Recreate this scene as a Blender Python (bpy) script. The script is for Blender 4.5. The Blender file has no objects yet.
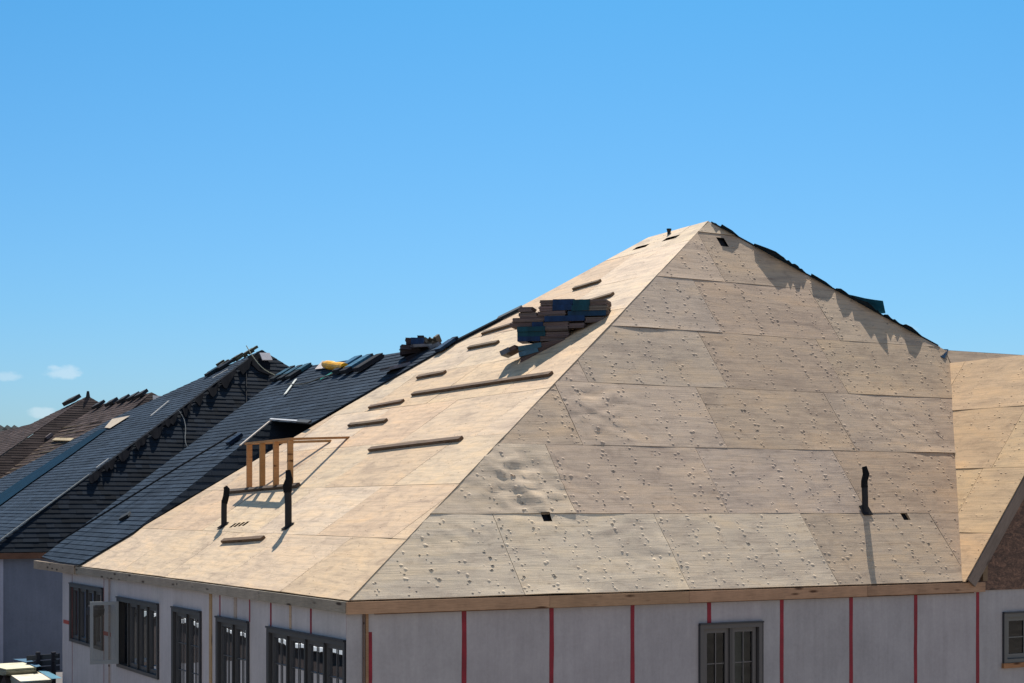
import bpy, math, random
from mathutils import Vector, noise
random.seed(7)
R = random.random
def U(a, b): return a + (b - a) * random.random()
F = 1596.0; HY = 507.0; E = 5.6; CAMZ = E + 1.07
CAM = Vector((0, 0, CAMZ))
Z = Vector((0, 0, 1))
D1 = Vector((-.488, .873, 0)).normalized()      # direction of the left eave, away from the camera
D2 = Vector((D1.y, -D1.x, 0))                   # direction of the front eave, away to the right
sc = bpy.context.scene
COL = sc.collection
rad = math.radians

# ------------------------------------------------------------------ materials
def mat(name):
    m = bpy.data.materials.new(name); m.use_nodes = True
    nt = m.node_tree; b = nt.nodes['Principled BSDF']
    return m, nt, b
def N(nt, t, **k):
    n = nt.nodes.new(t)
    for a, v in k.items():
        if hasattr(n, a): setattr(n, a, v)
        else: n.inputs[a].default_value = v
    return n
def uvmap(nt, sx, sy, sz=1):
    t = N(nt, 'ShaderNodeUVMap'); m = N(nt, 'ShaderNodeMapping')
    m.inputs['Scale'].default_value = (sx, sy, sz)
    nt.links.new(t.outputs[0], m.inputs[0]); return m.outputs[0]
def objmap(nt, sx, sy, sz):
    t = N(nt, 'ShaderNodeTexCoord'); m = N(nt, 'ShaderNodeMapping')
    m.inputs['Scale'].default_value = (sx, sy, sz)
    nt.links.new(t.outputs['Object'], m.inputs[0]); return m.outputs[0]
def noise_n(nt, vec, scale, detail=4, rough=.6, dist=0):
    n = N(nt, 'ShaderNodeTexNoise'); n.inputs['Scale'].default_value = scale
    n.inputs['Detail'].default_value = detail; n.inputs['Roughness'].default_value = rough
    n.inputs['Distortion'].default_value = dist
    nt.links.new(vec, n.inputs['Vector']); return n.outputs['Fac']
def ramp(nt, fac, stops):
    r = N(nt, 'ShaderNodeValToRGB'); e = r.color_ramp.elements
    while len(e) < len(stops): e.new(.5)
    for x, (p, c) in zip(e, stops):
        x.position = p; x.color = (c, c, c, 1) if isinstance(c, (int, float)) else (*c, 1)
    nt.links.new(fac, r.inputs[0]); return r.outputs[0]
def mix(nt, a, b, fac=1.0, mode='MULTIPLY'):
    m = N(nt, 'ShaderNodeMix', data_type='RGBA', blend_type=mode)
    for s, v in ((0, fac), (6, a), (7, b)):
        if hasattr(v, 'links') or hasattr(v, 'is_output'): nt.links.new(v, m.inputs[s])
        else: m.inputs[s].default_value = v if s == 0 else (*v, 1)
    return m.outputs[2]
def bump(nt, b, h, strength, dist):
    n = N(nt, 'ShaderNodeBump'); n.inputs['Strength'].default_value = strength
    n.inputs['Distance'].default_value = dist
    nt.links.new(h, n.inputs['Height']); nt.links.new(n.outputs[0], b.inputs['Normal'])
def colattr(nt):
    a = N(nt, 'ShaderNodeVertexColor'); a.layer_name = 'Col'; return a.outputs[0]

def plywood(name, stain=.5, spots=.6, rough=.75, bdist=.003, blot=.0):
    m, nt, b = mat(name)
    c = colattr(nt)
    g = noise_n(nt, uvmap(nt, 1.0, 26), 2.2, 6, .65, .4)
    c = mix(nt, c, ramp(nt, g, [(.25, .74), (.52, 1.0), (.8, 1.14)]))
    g2 = noise_n(nt, uvmap(nt, .6, 2.2), 1.3, 5, .6, .8)
    c = mix(nt, c, ramp(nt, g2, [(.3, (.76, .75, .77)), (.5, (1, 1, 1)), (.72, (1.14, 1.08, .98))]))
    # cathedral grain and water streaks
    w = N(nt, 'ShaderNodeTexWave', wave_type='BANDS', bands_direction='Y')
    w.inputs['Scale'].default_value = 1.1; w.inputs['Distortion'].default_value = 9
    w.inputs['Detail'].default_value = 3; w.inputs['Detail Scale'].default_value = .9
    nt.links.new(uvmap(nt, .35, 2.1), w.inputs['Vector'])
    c = mix(nt, c, ramp(nt, w.outputs['Fac'], [(0, .86), (.25, 1.0), (1, 1.03)]), .6)
    s = noise_n(nt, uvmap(nt, .9, 7.5), 1.6, 7, .7, .6)
    c = mix(nt, c, ramp(nt, s, [(.26, (.42, .38, .35)), (.36, (1, 1, 1))]), stain)
    bl = noise_n(nt, uvmap(nt, 1, 1.8), 3.3, 6, .72, .7)
    c = mix(nt, c, ramp(nt, bl, [(.3, (.74, .71, .70)), (.48, (1, 1, 1)), (.7, (1.12, 1.09, 1.03))]), min(1, spots * 1.6))
    fine = noise_n(nt, uvmap(nt, 30, 60), 2.0, 3, .7)
    c = mix(nt, c, ramp(nt, fine, [(.3, .84), (.6, 1.06)]), .8)
    # nail heads and mildew spots round them
    v = N(nt, 'ShaderNodeTexVoronoi'); v.inputs['Scale'].default_value = 1
    v.inputs['Randomness'].default_value = .45
    nt.links.new(uvmap(nt, 1 / .406, 1 / .21), v.inputs['Vector'])
    sp = ramp(nt, v.outputs['Distance'], [(.03, (.35, .30, .26)), (.085, (1, 1, 1))])
    c = mix(nt, c, sp, spots)
    if blot:
        v2 = N(nt, 'ShaderNodeTexVoronoi'); v2.inputs['Scale'].default_value = 1
        v2.inputs['Randomness'].default_value = .8
        nt.links.new(uvmap(nt, 1 / .38, 1 / .26), v2.inputs['Vector'])
        c = mix(nt, c, ramp(nt, v2.outputs['Distance'], [(.04, (.16, .14, .13)), (.14, (1, 1, 1))]), blot)
    nt.links.new(c, b.inputs['Base Color'])
    b.inputs['Roughness'].default_value = rough
    b.inputs['Specular IOR Level'].default_value = .25
    hh = mix(nt, g, fine, .4, 'MIX')
    bump(nt, b, hh, .6, bdist)
    return m
M = {}
M['ply_new'] = plywood('new_plywood', .45, .6, .7, .003)
M['ply_old'] = plywood('weathered_plywood', 1.0, .5, .85, .008)
M['ply_orange'] = plywood('fresh_plywood', .35, .55, .75, .004)

def lumber(name, base, knots=.6, k2=1.0):
    m, nt, b = mat(name)
    c = mix(nt, colattr(nt), base)
    v = uvmap(nt, 1, 1)
    g = noise_n(nt, uvmap(nt, 2, 40), 2.5, 5, .6, .5)
    c = mix(nt, c, ramp(nt, g, [(.25, .7), (.6, 1.05)]))
    vo = N(nt, 'ShaderNodeTexVoronoi'); vo.inputs['Scale'].default_value = 1; vo.inputs['Randomness'].default_value = 1
    nt.links.new(uvmap(nt, 2.0, 9), vo.inputs['Vector'])
    c = mix(nt, c, ramp(nt, vo.outputs['Distance'], [(.11, (.13, .08, .06)), (.22, (1, 1, 1))]), .9)
    l = noise_n(nt, v, 1.5, 5, .7)
    c = mix(nt, c, ramp(nt, l, [(.3, .72), (.6, 1.05)]))
    nt.links.new(c, b.inputs['Base Color']); b.inputs['Roughness'].default_value = .8
    b.inputs['Specular IOR Level'].default_value = .2
    bump(nt, b, g, .5, .002)
    return m
M['lumber'] = lumber('lumber', (1, 1, 1))

def shingle(name, tint=(1, 1, 1)):
    m, nt, b = mat(name)
    c = mix(nt, colattr(nt), tint)
    g = noise_n(nt, uvmap(nt, 1, 1), 160, 2, .8)
    c = mix(nt, c, ramp(nt, g, [(.3, .55), (.5, 1.0), (.7, 1.6)]))
    g2 = noise_n(nt, uvmap(nt, 1, 1), 1.1, 5, .65)
    c = mix(nt, c, ramp(nt, g2, [(.3, .75), (.7, 1.25)]))
    nt.links.new(c, b.inputs['Base Color']); b.inputs['Roughness'].default_value = .8
    b.inputs['Specular IOR Level'].default_value = .03
    bump(nt, b, g, .7, .003)
    return m
M['shingle'] = shingle('asphalt_shingle')

def simple(name, rough=.8, var=.2, scale=3.0, spec=.3, bs=.3, metal=0.0, streak=0.0):
    m, nt, b = mat(name)
    c = colattr(nt)
    n = noise_n(nt, objmap(nt, 1, 1, 1), scale, 6, .65)
    c = mix(nt, c, ramp(nt, n, [(.3, 1 - var), (.7, 1 + var)]))
    if streak:
        n3 = noise_n(nt, objmap(nt, 7, 7, .5), 1.5, 6, .7)
        c = mix(nt, c, ramp(nt, n3, [(.3, 1 - streak), (.62, 1.03)]))
    n2 = noise_n(nt, objmap(nt, 1, 1, 1), scale * 14, 3, .7)
    c = mix(nt, c, ramp(nt, n2, [(.3, 1 - var * .5), (.7, 1 + var * .5)]))
    nt.links.new(c, b.inputs['Base Color']); b.inputs['Roughness'].default_value = rough
    b.inputs['Specular IOR Level'].default_value = spec; b.inputs['Metallic'].default_value = metal
    bump(nt, b, n2, bs, .004)
    return m
M['board'] = simple('grey_wall_board', .7, .10, 1.6, .2, .15, 0, .09)
M['tape'] = simple('red_seam_tape', .55, .25, 5, .4, .2)
M['plain'] = simple('plain', .75, .12, 4, .3, .3)
M['metal'] = simple('frame_paint', .45, .05, 3, .4, .05)
M['wrap'] = simple('plastic_wrapper', .5, .3, 6, .2, .5)
M['felt'] = simple('roof_underlayment', .95, .25, 5, .03, .4)
M['ground'] = simple('dirt', .95, .35, .35, .1, .8)

def osb():
    m, nt, b = mat('brown_strand_board')
    v = N(nt, 'ShaderNodeTexVoronoi'); v.inputs['Scale'].default_value = 1
    nt.links.new(uvmap(nt, 7, 19), v.inputs['Vector'])
    d = noise_n(nt, uvmap(nt, 3, 6), 5, 5, .7, 1)
    c = mix(nt, colattr(nt), ramp(nt, d, [(.35, .55), (.5, 1), (.68, 2.1)]))
    sep = N(nt, 'ShaderNodeSeparateColor'); nt.links.new(v.outputs['Color'], sep.inputs[0])
    c = mix(nt, c, ramp(nt, sep.outputs[0], [(0, .7), (1, 1.35)]))
    nt.links.new(c, b.inputs['Base Color']); b.inputs['Roughness'].default_value = .7
    bump(nt, b, d, .6, .006); return m
M['osb'] = osb()

def glass():
    m, nt, b = mat('window_glass')
    nt.nodes.remove(b)
    out = nt.nodes['Material Output']
    tr = N(nt, 'ShaderNodeBsdfTransparent'); tr.inputs[0].default_value = (.55, .6, .6, 1)
    gl = N(nt, 'ShaderNodeBsdfGlossy'); gl.inputs[0].default_value = (.6, .64, .7, 1); gl.inputs['Roughness'].default_value = .01
    fr = N(nt, 'ShaderNodeFresnel'); fr.inputs[0].default_value = 1.55
    nz = noise_n(nt, objmap(nt, 1, 1, 1), 1.8, 2, .5)
    bp = N(nt, 'ShaderNodeBump'); bp.inputs['Strength'].default_value = .08; bp.inputs['Distance'].default_value = .02
    nt.links.new(nz, bp.inputs['Height']); nt.links.new(bp.outputs[0], gl.inputs['Normal'])
    mx = N(nt, 'ShaderNodeMixShader')
    nt.links.new(fr.outputs[0], mx.inputs[0]); nt.links.new(tr.outputs[0], mx.inputs[1]); nt.links.new(gl.outputs[0], mx.inputs[2])
    nt.links.new(mx.outputs[0], out.inputs[0]); return m
M['glass'] = glass()

# ------------------------------------------------------------------ objects
ORG = {}
def tag(o, label=None, cat=None, group=None, kind=None):
    if label: o['label'] = label
    if cat: o['category'] = cat
    if group: o['group'] = group
    if kind: o['kind'] = kind
    return o
def thing(name, loc, label, cat, group=None):
    o = bpy.data.objects.new(name, None); o.empty_display_size = .3; COL.objects.link(o)
    o.location = loc; ORG[o] = Vector(loc); return tag(o, label, cat, group)

class MB:
    def __init__(s): s.v = []; s.f = []; s.c = []; s.uv = []; s.sm = []
    def face(s, pts, col=(1, 1, 1), uvs=None, smooth=False):
        i = len(s.v); s.v += [Vector(p) for p in pts]; s.f.append(tuple(range(i, i + len(pts))))
        s.c.append(col); s.uv.append(uvs or [(p[0], p[2]) for p in pts]); s.sm.append(smooth)
    def box(s, o, a, b, c, ra, rb, rc, col=(1, 1, 1), us=1.0):
        o = Vector(o)
        P = lambda i, j, k: o + a * ra[i] + b * rb[j] + c * rc[k]
        off = (R() * 50, R() * 50)
        def q(idx, x, y):
            pts = [P(*t) for t in idx]
            rr = (ra, rb, rc)
            uv = [(rr[x][t[x]] * us + off[0], rr[y][t[y]] * us + off[1]) for t in idx]
            s.face(pts, col, uv)
        q(((0,0,0),(0,1,0),(1,1,0),(1,0,0)), 0, 1); q(((0,0,1),(1,0,1),(1,1,1),(0,1,1)), 0, 1)
        q(((0,0,0),(1,0,0),(1,0,1),(0,0,1)), 0, 2); q(((0,1,0),(0,1,1),(1,1,1),(1,1,0)), 0, 2)
        q(((0,0,0),(0,0,1),(0,1,1),(0,1,0)), 1, 2); q(((1,0,0),(1,1,0),(1,1,1),(1,0,1)), 1, 2)
        return s
    def tube(s, pts, r, n=8, col=(1, 1, 1)):
        rs = r if isinstance(r, (list, tuple)) else [r] * len(pts)
        rings = []
        for i, p in enumerate(pts):
            d = (pts[min(i + 1, len(pts) - 1)] - pts[max(i - 1, 0)]).normalized()
            a = d.cross(Vector((.31, .2, .93))).normalized(); b = d.cross(a)
            rings.append([p + (a * math.cos(2 * math.pi * k / n) + b * math.sin(2 * math.pi * k / n)) * rs[i] for k in range(n)])
        for i in range(len(rings) - 1):
            for k in range(n):
                k2 = (k + 1) % n
                s.face([rings[i][k], rings[i][k2], rings[i + 1][k2], rings[i + 1][k]], col, smooth=True)
        s.face(rings[0][::-1], col); s.face(rings[-1], col)
        return s
    def build(s, name, m, parent=None, weld=False):
        org = Vector((0, 0, 0))
        if parent is not None: org = ORG[parent]
        me = bpy.data.meshes.new(name)
        me.from_pydata([tuple(p - org) for p in s.v], [], s.f)
        me.materials.append(m)
        ca = me.color_attributes.new('Col', 'FLOAT_COLOR', 'CORNER')
        ul = me.uv_layers.new(name='UVMap')
        li = 0
        for fi, f in enumerate(s.f):
            for k in range(len(f)):
                ca.data[li].color = (*s.c[fi], 1); ul.data[li].uv = s.uv[fi][k]; li += 1
            me.polygons[fi].use_smooth = s.sm[fi]
        if weld:
            import bmesh
            bm = bmesh.new(); bm.from_mesh(me)
            bmesh.ops.remove_doubles(bm, verts=bm.verts, dist=.0004)
            bm.to_mesh(me); bm.free()
        me.update()
        o = bpy.data.objects.new(name, me); COL.objects.link(o)
        ORG[o] = org
        if parent is not None: o.parent = parent
        return o
    def single(s, name, m, loc, label, cat, group=None):
        loc = Vector(loc); 
        for p in s.v: p -= loc
        o = s.build(name, m); o.location = loc; ORG[o] = loc
        return tag(o, label, cat, group)

# ------------------------------------------------------------------ planes
class PL:
    def __init__(s, o, u, v):
        s.o = Vector(o); s.u = u.normalized(); v = v - s.u * v.dot(s.u); s.v = v.normalized()
        s.n = s.u.cross(s.v)
        if s.n.dot(CAM - s.o) < 0: s.n = -s.n
    def ray(s, px, py):
        d = Vector(((px - 512) / F, 1, (HY - py) / F))
        t = (s.o - CAM).dot(s.n) / d.dot(s.n)
        return CAM + d * t
    def uv(s, p): p = p - s.o; return (p.dot(s.u), p.dot(s.v))
    def puv(s, px, py): return s.uv(s.ray(px, py))
    def pt(s, u, v, h=0): return s.o + s.u * u + s.v * v + s.n * h
def at(px, py, y): return Vector(((px - 512) / F * y, y, CAMZ + (HY - py) / F * y))
def proj(p):
    q = p - CAM; return (512 + F * q.x / q.y, HY - F * q.z / q.y)
def clip(poly, nx, ny, d):           # keep nx*x+ny*y <= d
    out = []
    for i in range(len(poly)):
        a = poly[i]; b = poly[(i + 1) % len(poly)]
        da = nx * a[0] + ny * a[1] - d; db = nx * b[0] + ny * b[1] - d
        if da <= 0: out.append(a)
        if (da < 0 < db) or (db < 0 < da):
            t = da / (da - db); out.append((a[0] + t * (b[0] - a[0]), a[1] + t * (b[1] - a[1])))
    return out
def clipbox(poly, u0, u1, v0, v1):
    for c in ((-1, 0, -u0), (1, 0, u1), (0, -1, -v0), (0, 1, v1)):
        poly = clip(poly, *c)
        if len(poly) < 3: return []
    return poly
def area(p): return abs(sum(p[i][0] * p[(i + 1) % len(p)][1] - p[(i + 1) % len(p)][0] * p[i][1] for i in range(len(p)))) / 2
def ccw(p):
    a = sum(p[i][0] * p[(i + 1) % len(p)][1] - p[(i + 1) % len(p)][0] * p[i][1] for i in range(len(p)))
    return p if a > 0 else p[::-1]
def inpoly(poly, x, y, marg=0):
    poly = ccw(poly)
    for i in range(len(poly)):
        a = poly[i]; b = poly[(i + 1) % len(poly)]
        ex, ey = b[0] - a[0], b[1] - a[1]; L = math.hypot(ex, ey)
        if (ex * (y - a[1]) - ey * (x - a[0])) / max(L, 1e-6) < marg: return False
    return True

def sheathing(mb, pl, poly, joints, colf, warp=None, step=.12, rowh=1.22, holes=(), gap=.003, row0=-.0, puck=None, thick=.014, lift=.006, spotc=None, first=0):
    poly = ccw(poly); us = [p[0] for p in poly]; vs = [p[1] for p in poly]
    flip = pl.u.cross(pl.v).dot(pl.n) < 0
    k = 0; v0 = row0
    while v0 < max(vs):
        v1 = v0 + rowh + (first if k == 0 else 0)
        js = sorted(joints.get(k, []))
        if js:
            while js[0] > min(us): js.insert(0, js[0] - 2.44)
            while js[-1] < max(us): js.append(js[-1] + 2.44)
        else:
            s0 = min(us) - R() * 2.44; js = [s0 + i * 2.44 for i in range(int((max(us) - s0) / 2.44) + 2)]
        for a, b in zip(js[:-1], js[1:]):
            sheet = clipbox(poly, a + gap, b - gap, v0 + gap, v1 - gap)
            if len(sheet) < 3 or area(sheet) < .002: continue
            col = colf(k, (a + b) / 2, (v0 + v1) / 2); h0 = U(0, .003); lf = U(.2, 1.0) * lift; ph = R() * 99
            def H(u, v):
                h = h0 + .0035 * noise.noise(Vector((u * 1.7, v * 1.7, ph)))
                e = max(0, 1 - (v - v0) / .22)
                h += lf * e * e * max(0, .35 + noise.noise(Vector((u * .9, k * 7.7, ph))) * 2.0)
                if warp: h += warp(u, v)
                return h
            bu = [a + gap + i * step for i in range(int((b - a) / step) + 1) if a + gap + i * step < b - gap - .03] + [b - gap]
            bv = [v0 + gap + i * step for i in range(int((v1 - v0) / step) + 1) if v0 + gap + i * step < v1 - gap - .03] + [v1 - gap]
            for (x0, x1, y0, y1) in holes:
                bu += [x for x in (x0, x1) if a < x < b]; bv += [y for y in (y0, y1) if v0 < y < v1]
            bu = sorted(set(bu)); bv = sorted(set(bv))
            uo, vo = R() * 40, R() * 40
            for i in range(len(bu) - 1):
                strip = clip(clip(sheet, -1, 0, -bu[i]), 1, 0, bu[i + 1])
                if len(strip) < 3: continue
                for j in range(len(bv) - 1):
                    cu, cv = (bu[i] + bu[i + 1]) / 2, (bv[j] + bv[j + 1]) / 2
                    if any(x0 < cu < x1 and y0 < cv < y1 for (x0, x1, y0, y1) in holes): continue
                    c = clip(clip(strip, 0, -1, -bv[j]), 0, 1, bv[j + 1])
                    if len(c) < 3 or area(c) < 1e-6: continue
                    if flip: c = c[::-1]
                    mb.face([pl.pt(x, y, H(x, y)) for x, y in c], col, [(x + uo, y + vo) for x, y in c], True)
            n = len(sheet)
            for i in range(n):
                p, q = sheet[i], sheet[(i + 1) % n]
                L = math.hypot(q[0] - p[0], q[1] - p[1]); m = max(1, int(L / step))
                for t in range(m):
                    A = (p[0] + (q[0] - p[0]) * t / m, p[1] + (q[1] - p[1]) * t / m); B = (p[0] + (q[0] - p[0]) * (t + 1) / m, p[1] + (q[1] - p[1]) * (t + 1) / m)
                    hA, hB = H(*A) - .0008, H(*B) - .0008
                    dk = tuple(x * .6 for x in col)
                    pts = [pl.pt(A[0], A[1], hA - thick), pl.pt(B[0], B[1], hB - thick), pl.pt(B[0], B[1], hB), pl.pt(A[0], A[1], hA)]
                    mb.face(pts if not flip else pts[::-1], dk, [A, B, B, A])
            if puck:
                for (pu, pv, pr, phh) in puck(a, b, v0, v1, k):
                    if not inpoly(sheet, pu, pv, pr * 1.3): continue
                    if any(x0 - .06 < pu < x1 + .06 and y0 - .06 < pv < y1 + .06 for (x0, x1, y0, y1) in holes): continue
                    nn = 7; ang0 = R() * 6; el = U(.8, 1.5)
                    rings = []
                    hb = H(pu, pv)
                    for rr, hh in ((1.0, -.0012), (.68, .30), (.36, .80), (.12, 1.0)):
                        rg = []
                        for q in range(nn):
                            an = ang0 + q * 2 * math.pi / nn; jr = rr * U(.85, 1.15)
                            x = pu + math.cos(an) * pr * jr * el; y = pv + math.sin(an) * pr * jr
                            rg.append((x, y, (hb + hh * phh) if hh > 0 else H(x, y) + hh))
                        rings.append(rg)
                    kk = U(.98, 1.05); cc = tuple(x * kk for x in col); tipc = (.09, .075, .06) if spotc and spotc(pu, pv) else cc
                    for q in range(nn):
                        q2 = (q + 1) % nn
                        for g in range(3):
                            w = [rings[g][q], rings[g][q2], rings[g + 1][q2], rings[g + 1][q]]
                            if flip: w = w[::-1]
                            mb.face([pl.pt(*t) for t in w], tuple((x * 2 + y) / 3 for x, y in zip(cc, tipc)) if g <= 1 else tipc, [(t[0] + uo, t[1] + vo) for t in w], True)
                    w = rings[3] if not flip else rings[3][::-1]
                    mb.face([pl.pt(*t) for t in w], tipc, [(t[0] + uo, t[1] + vo) for t in w], True)
        v0 = v1; k += 1

def pucks(density, rmin=.012, rmax=.026, hmin=.004, hmax=.011, dbl=.35):
    def sz():
        t = random.random() ** 1.5
        return rmin + (rmax - rmin) * t, hmin + (hmax - hmin) * t * U(.8, 1.2)
    def f(a, b, v0, v1, k):
        out = []
        i = math.ceil(a / .406)
        while i * .406 < b:
            c = i * .406; d = density * U(.4, 1.4)
            v = v0 + .06
            while v < v1 - .03:
                if R() < d:
                    out.append((c + U(-.03, .03), v + U(-.02, .02), *sz()))
                    if R() < dbl: out.append((c + U(-.12, .12), v + U(-.07, .07), *sz()))
                v += U(.08, .14)
            i += 1
        for e in (a + .04, b - .04):
            v = v0 + .05
            while v < v1:
                if R() < density * 1.2: out.append((e + U(-.012, .012), v, *sz()))
                v += U(.09, .15)
        return out
    return f

def shingles(mb, pl, poly, e, colf, t=.014, base=0.0, vstart=0.0, wmin=.16, wmax=.36):
    poly = ccw(poly); us = [p[0] for p in poly]; vs = [p[1] for p in poly]
    flip = pl.u.cross(pl.v).dot(pl.n) < 0
    v = vstart
    while v < max(vs):
        if v + e > min(vs):
            row = clip(clip(poly, 0, -1, -v), 0, 1, v + e + .004)
            if len(row) >= 3:
                u = min(us) - R() * .3; rc = U(.9, 1.1)
                ru = max(p[0] for p in row)
                while u < ru:
                    w = U(wmin, wmax)
                    c = clip(clip(row, -1, 0, -u - .002), 1, 0, u + w)
                    if len(c) >= 3 and area(c) > 1e-5:
                        tt = t * U(.75, 1.35); col = tuple(x * rc for x in colf())
                        H = lambda y: base + .004 + tt * (1 - (y - v) / e)
                        if flip: c = c[::-1]
                        mb.face([pl.pt(x, y, H(y)) for x, y in c], col, list(c))
                        for i in range(len(c)):
                            p, q = c[i], c[(i + 1) % len(c)]
                            mb.face([pl.pt(p[0], p[1], base - .012), pl.pt(q[0], q[1], base - .012), pl.pt(q[0], q[1], H(q[1])), pl.pt(p[0], p[1], H(p[1]))],
                                    tuple(x * .8 for x in col), [p, q, q, p])
                    u += w
        v += e

# ================================================================== geometry frame
eave = PL((0, 0, E), Vector((1, 0, 0)), Vector((0, 1, 0)))
C = eave.ray(348, 600.5); C.z = E
A1, A2_ = rad(34.0), rad(49.75)
F1 = PL(C, D1, D2 * math.cos(A1) + Z * math.sin(A1))
F2 = PL(C, D2, D1 * math.cos(A2_) + Z * math.sin(A2_))
# apex = on F2 through its pixel; F1 then made to pass through it exactly
APEX = F2.ray(708, 221)
F1 = PL(C, D1, APEX - C)
RR = F2.ray(945, 350)
P3 = F1.ray(450, 345); P4 = F1.ray(75, 567)
print('apex', APEX - C, 'slope1', math.degrees(math.atan(F1.v.z / math.hypot(F1.v.x, F1.v.y))), 'P4 z', P4.z - E)
W1 = PL(C + D2 * .05, D1, Z)        # left wall plane
W2 = PL(C + D1 * .05, D2, Z)        # front wall plane

# ================================================================== setting
g = MB(); g.face([(-600, -100, 0), (600, -100, 0), (600, 1500, 0), (-600, 1500, 0)], (.30, .25, .20))
tag(g.build('ground', M['ground']), kind='structure')

# ================================================================== main house
house = thing('house', (C.x, C.y, 0), 'unfinished house with bare plywood hip roof and grey sheathed walls, nearest and largest', 'house')

def jit(c, a=.07):
    k = U(1 - a, 1 + a); return tuple(x * k * U(1 - a * .25, 1 + a * .25) for x in c)
def ply1(k, u, v):
    base = random.choice([(.59, .435, .28), (.60, .45, .305), (.575, .41, .255), (.61, .475, .34), (.59, .435, .285), (.57, .40, .25)])
    return jit(base, .05)
def ply2(k, u, v):
    if k == 0 and u < 4.4: return (.71, .565, .40)
    if k == 1 and u < 3.3: return (.64, .495, .345)
    if k == 0 and u < 6.4: return (.65, .51, .36)
    if u > 7.8 and k < 6: return jit(random.choice([(.49, .355, .24), (.51, .375, .26), (.50, .36, .235)]), .05)
    return jit(random.choice([(.54, .405, .29), (.53, .395, .275), (.51, .39, .285), (.55, .41, .285)]), .05)
def plyo(k, u, v): return jit((.67, .45, .25), .06)

def J(pl, lst):
    return [pl.puv(x, y)[0] for x, y in lst]
# square openings cut through the deck
def hole(pl, x, y, w, h):
    u, v = pl.puv(x, y); return (u - w / 2, u + w / 2, v - h / 2, v + h / 2)
holes2 = [hole(F2, 546.3, 517.2, .13, .14), hole(F2, 905.5, 516.6, .13, .13), hole(F2, 722.5, 242, .16, .22)]
holes1 = [hole(F1, 641, 247, .42, .12), hole(F1, 671, 238, .42, .13)]
for i in range(4): 
    holes1.append(hole(F1, 233 + i * 4.2, 525.5 - i * .6, .10, .12))  # short dark slots cut to stand in for shadow tips
bul = [(512, 463, .035, .16), (528, 467, -.02, .15), (520, 486, .03, .15), (512, 490, -.015, .14), (535, 500, .028, .18), (523, 506, -.012, .12),
       (592, 402, .022, .15), (605, 416, .018, .14), (588, 396, -.012, .13), (600, 425, .016, .13), (498, 470, .012, .14), (660, 545, .01, .2), (640, 560, -.008, .25)]
bulu = [(*F2.puv(x, y), a * .8, r * .8) for x, y, a, r in bul]
for _ in range(26):
    bulu.append((U(0, 13), U(0, 6), U(-.006, .008), U(.12, .4)))
wrk = [(*F2.puv(520, 482), 1.15, .038), (*F2.puv(598, 412), .9, .030), (*F2.puv(640, 548), 1.1, .012), (*F2.puv(450, 540), .8, .014), (*F2.puv(900, 420), 1.2, .012)]
def warp2(u, v):
    h = .006 * noise.noise(Vector((u * .8, v * .8, 3.3)))
    for cu_, cv_, rr_, am_ in wrk:
        d = math.hypot(u - cu_, (v - cv_) * 1.1) / rr_
        if d < 1:
            q = noise.noise(Vector((u * 2.3, v * 5.5, 1.7))); q2 = noise.noise(Vector((u * 5, v * 11, 4.2)))
            h += am_ * (1 - d) * ((1 - abs(q) * 2.2) ** 3 * .8 + q2 * .35)
    for bu_, bv_, a, r in bulu:
        d = ((u - bu_) / (r * 1.5)) ** 2 + ((v - bv_) / (r * .8)) ** 2
        if d < 9: h += a * math.exp(-d)
    return h
for pl_, hs in ((F1, holes1), (F2, holes2)):
    for (x0, x1, y0, y1) in hs:
        m = MB(); m.box(pl_.o, pl_.u, pl_.v, pl_.n, (x0 - .02, x1 + .02), (y0 - .05, y1 + .05), (-.10, -.05), (.01, .01, .012)); m.build('dark_backing', M['plain'], house)  # black box under each opening, attic darkness put into its colour
m = MB()
P2 = F1.ray(648, 237.5)
ovh = D1 * -.012 + F1.v * .0
poly1 = [F1.uv(C + ovh), F1.uv(APEX + ovh * .6), F1.uv(P2), F1.uv(P3), F1.uv(P4)]
sheathing(m, F1, poly1, {}, ply1, lambda u, v: .004 * noise.noise(Vector((u * .7, v * .7, 9))), .12, holes=holes1,
          puck=pucks(.5, .010, .018, .0025, .006, .2), lift=.003)
o = m.build('roof_slope', M['ply_new'], house, True); o['label'] = 'bright tan left roof slope of new plywood sheets'
m = MB()
far = RR + D2 * 7
g0u, _ = F2.puv(963, 583)
V = F2.ray(950, 363)
poly2 = [F2.uv(C), (g0u, 0), F2.uv(V), F2.uv(RR), F2.uv(APEX)]
poly2b = [F2.uv(V - F2.v * .1), F2.uv(V + D2 * 7 - F2.v * .1), F2.uv(far), F2.uv(RR)]
joints2 = {0: J(F2, [(523, 590), (688, 586), (838, 583)]), 1: J(F2, [(575, 512), (728, 512), (868, 513)]),
           2: J(F2, [(582, 443), (727, 447), (856, 449)]), 3: J(F2, [(588, 381), (727, 386), (845, 388)]),
           4: J(F2, [(722, 332), (840, 340)]), 5: J(F2, [(725, 281), (751, 282)][:1]), 6: J(F2, [(700, 236)])}
for k in joints2:
    js = sorted(joints2[k])
    js = [js[0]] + [x for a, x in zip(js, js[1:]) if x - a > .5]
    joints2[k] = js
sheathing(m, F2, poly2b, {}, ply2, warp2, .1)
sheathing(m, F2, poly2, joints2, ply2, warp2, .06, holes=holes2, puck=pucks(1.35, .015, .034, .0032, .0082, 1.0), lift=.014, first=.065, spotc=lambda u, v: (v < 1.6 and u < 2.9 and R() < .45) or R() < .05)
o = m.build('roof_slope', M['ply_old'], house, True); o['label'] = 'weathered grey brown front roof slope of plywood with raised nail bumps'
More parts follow.
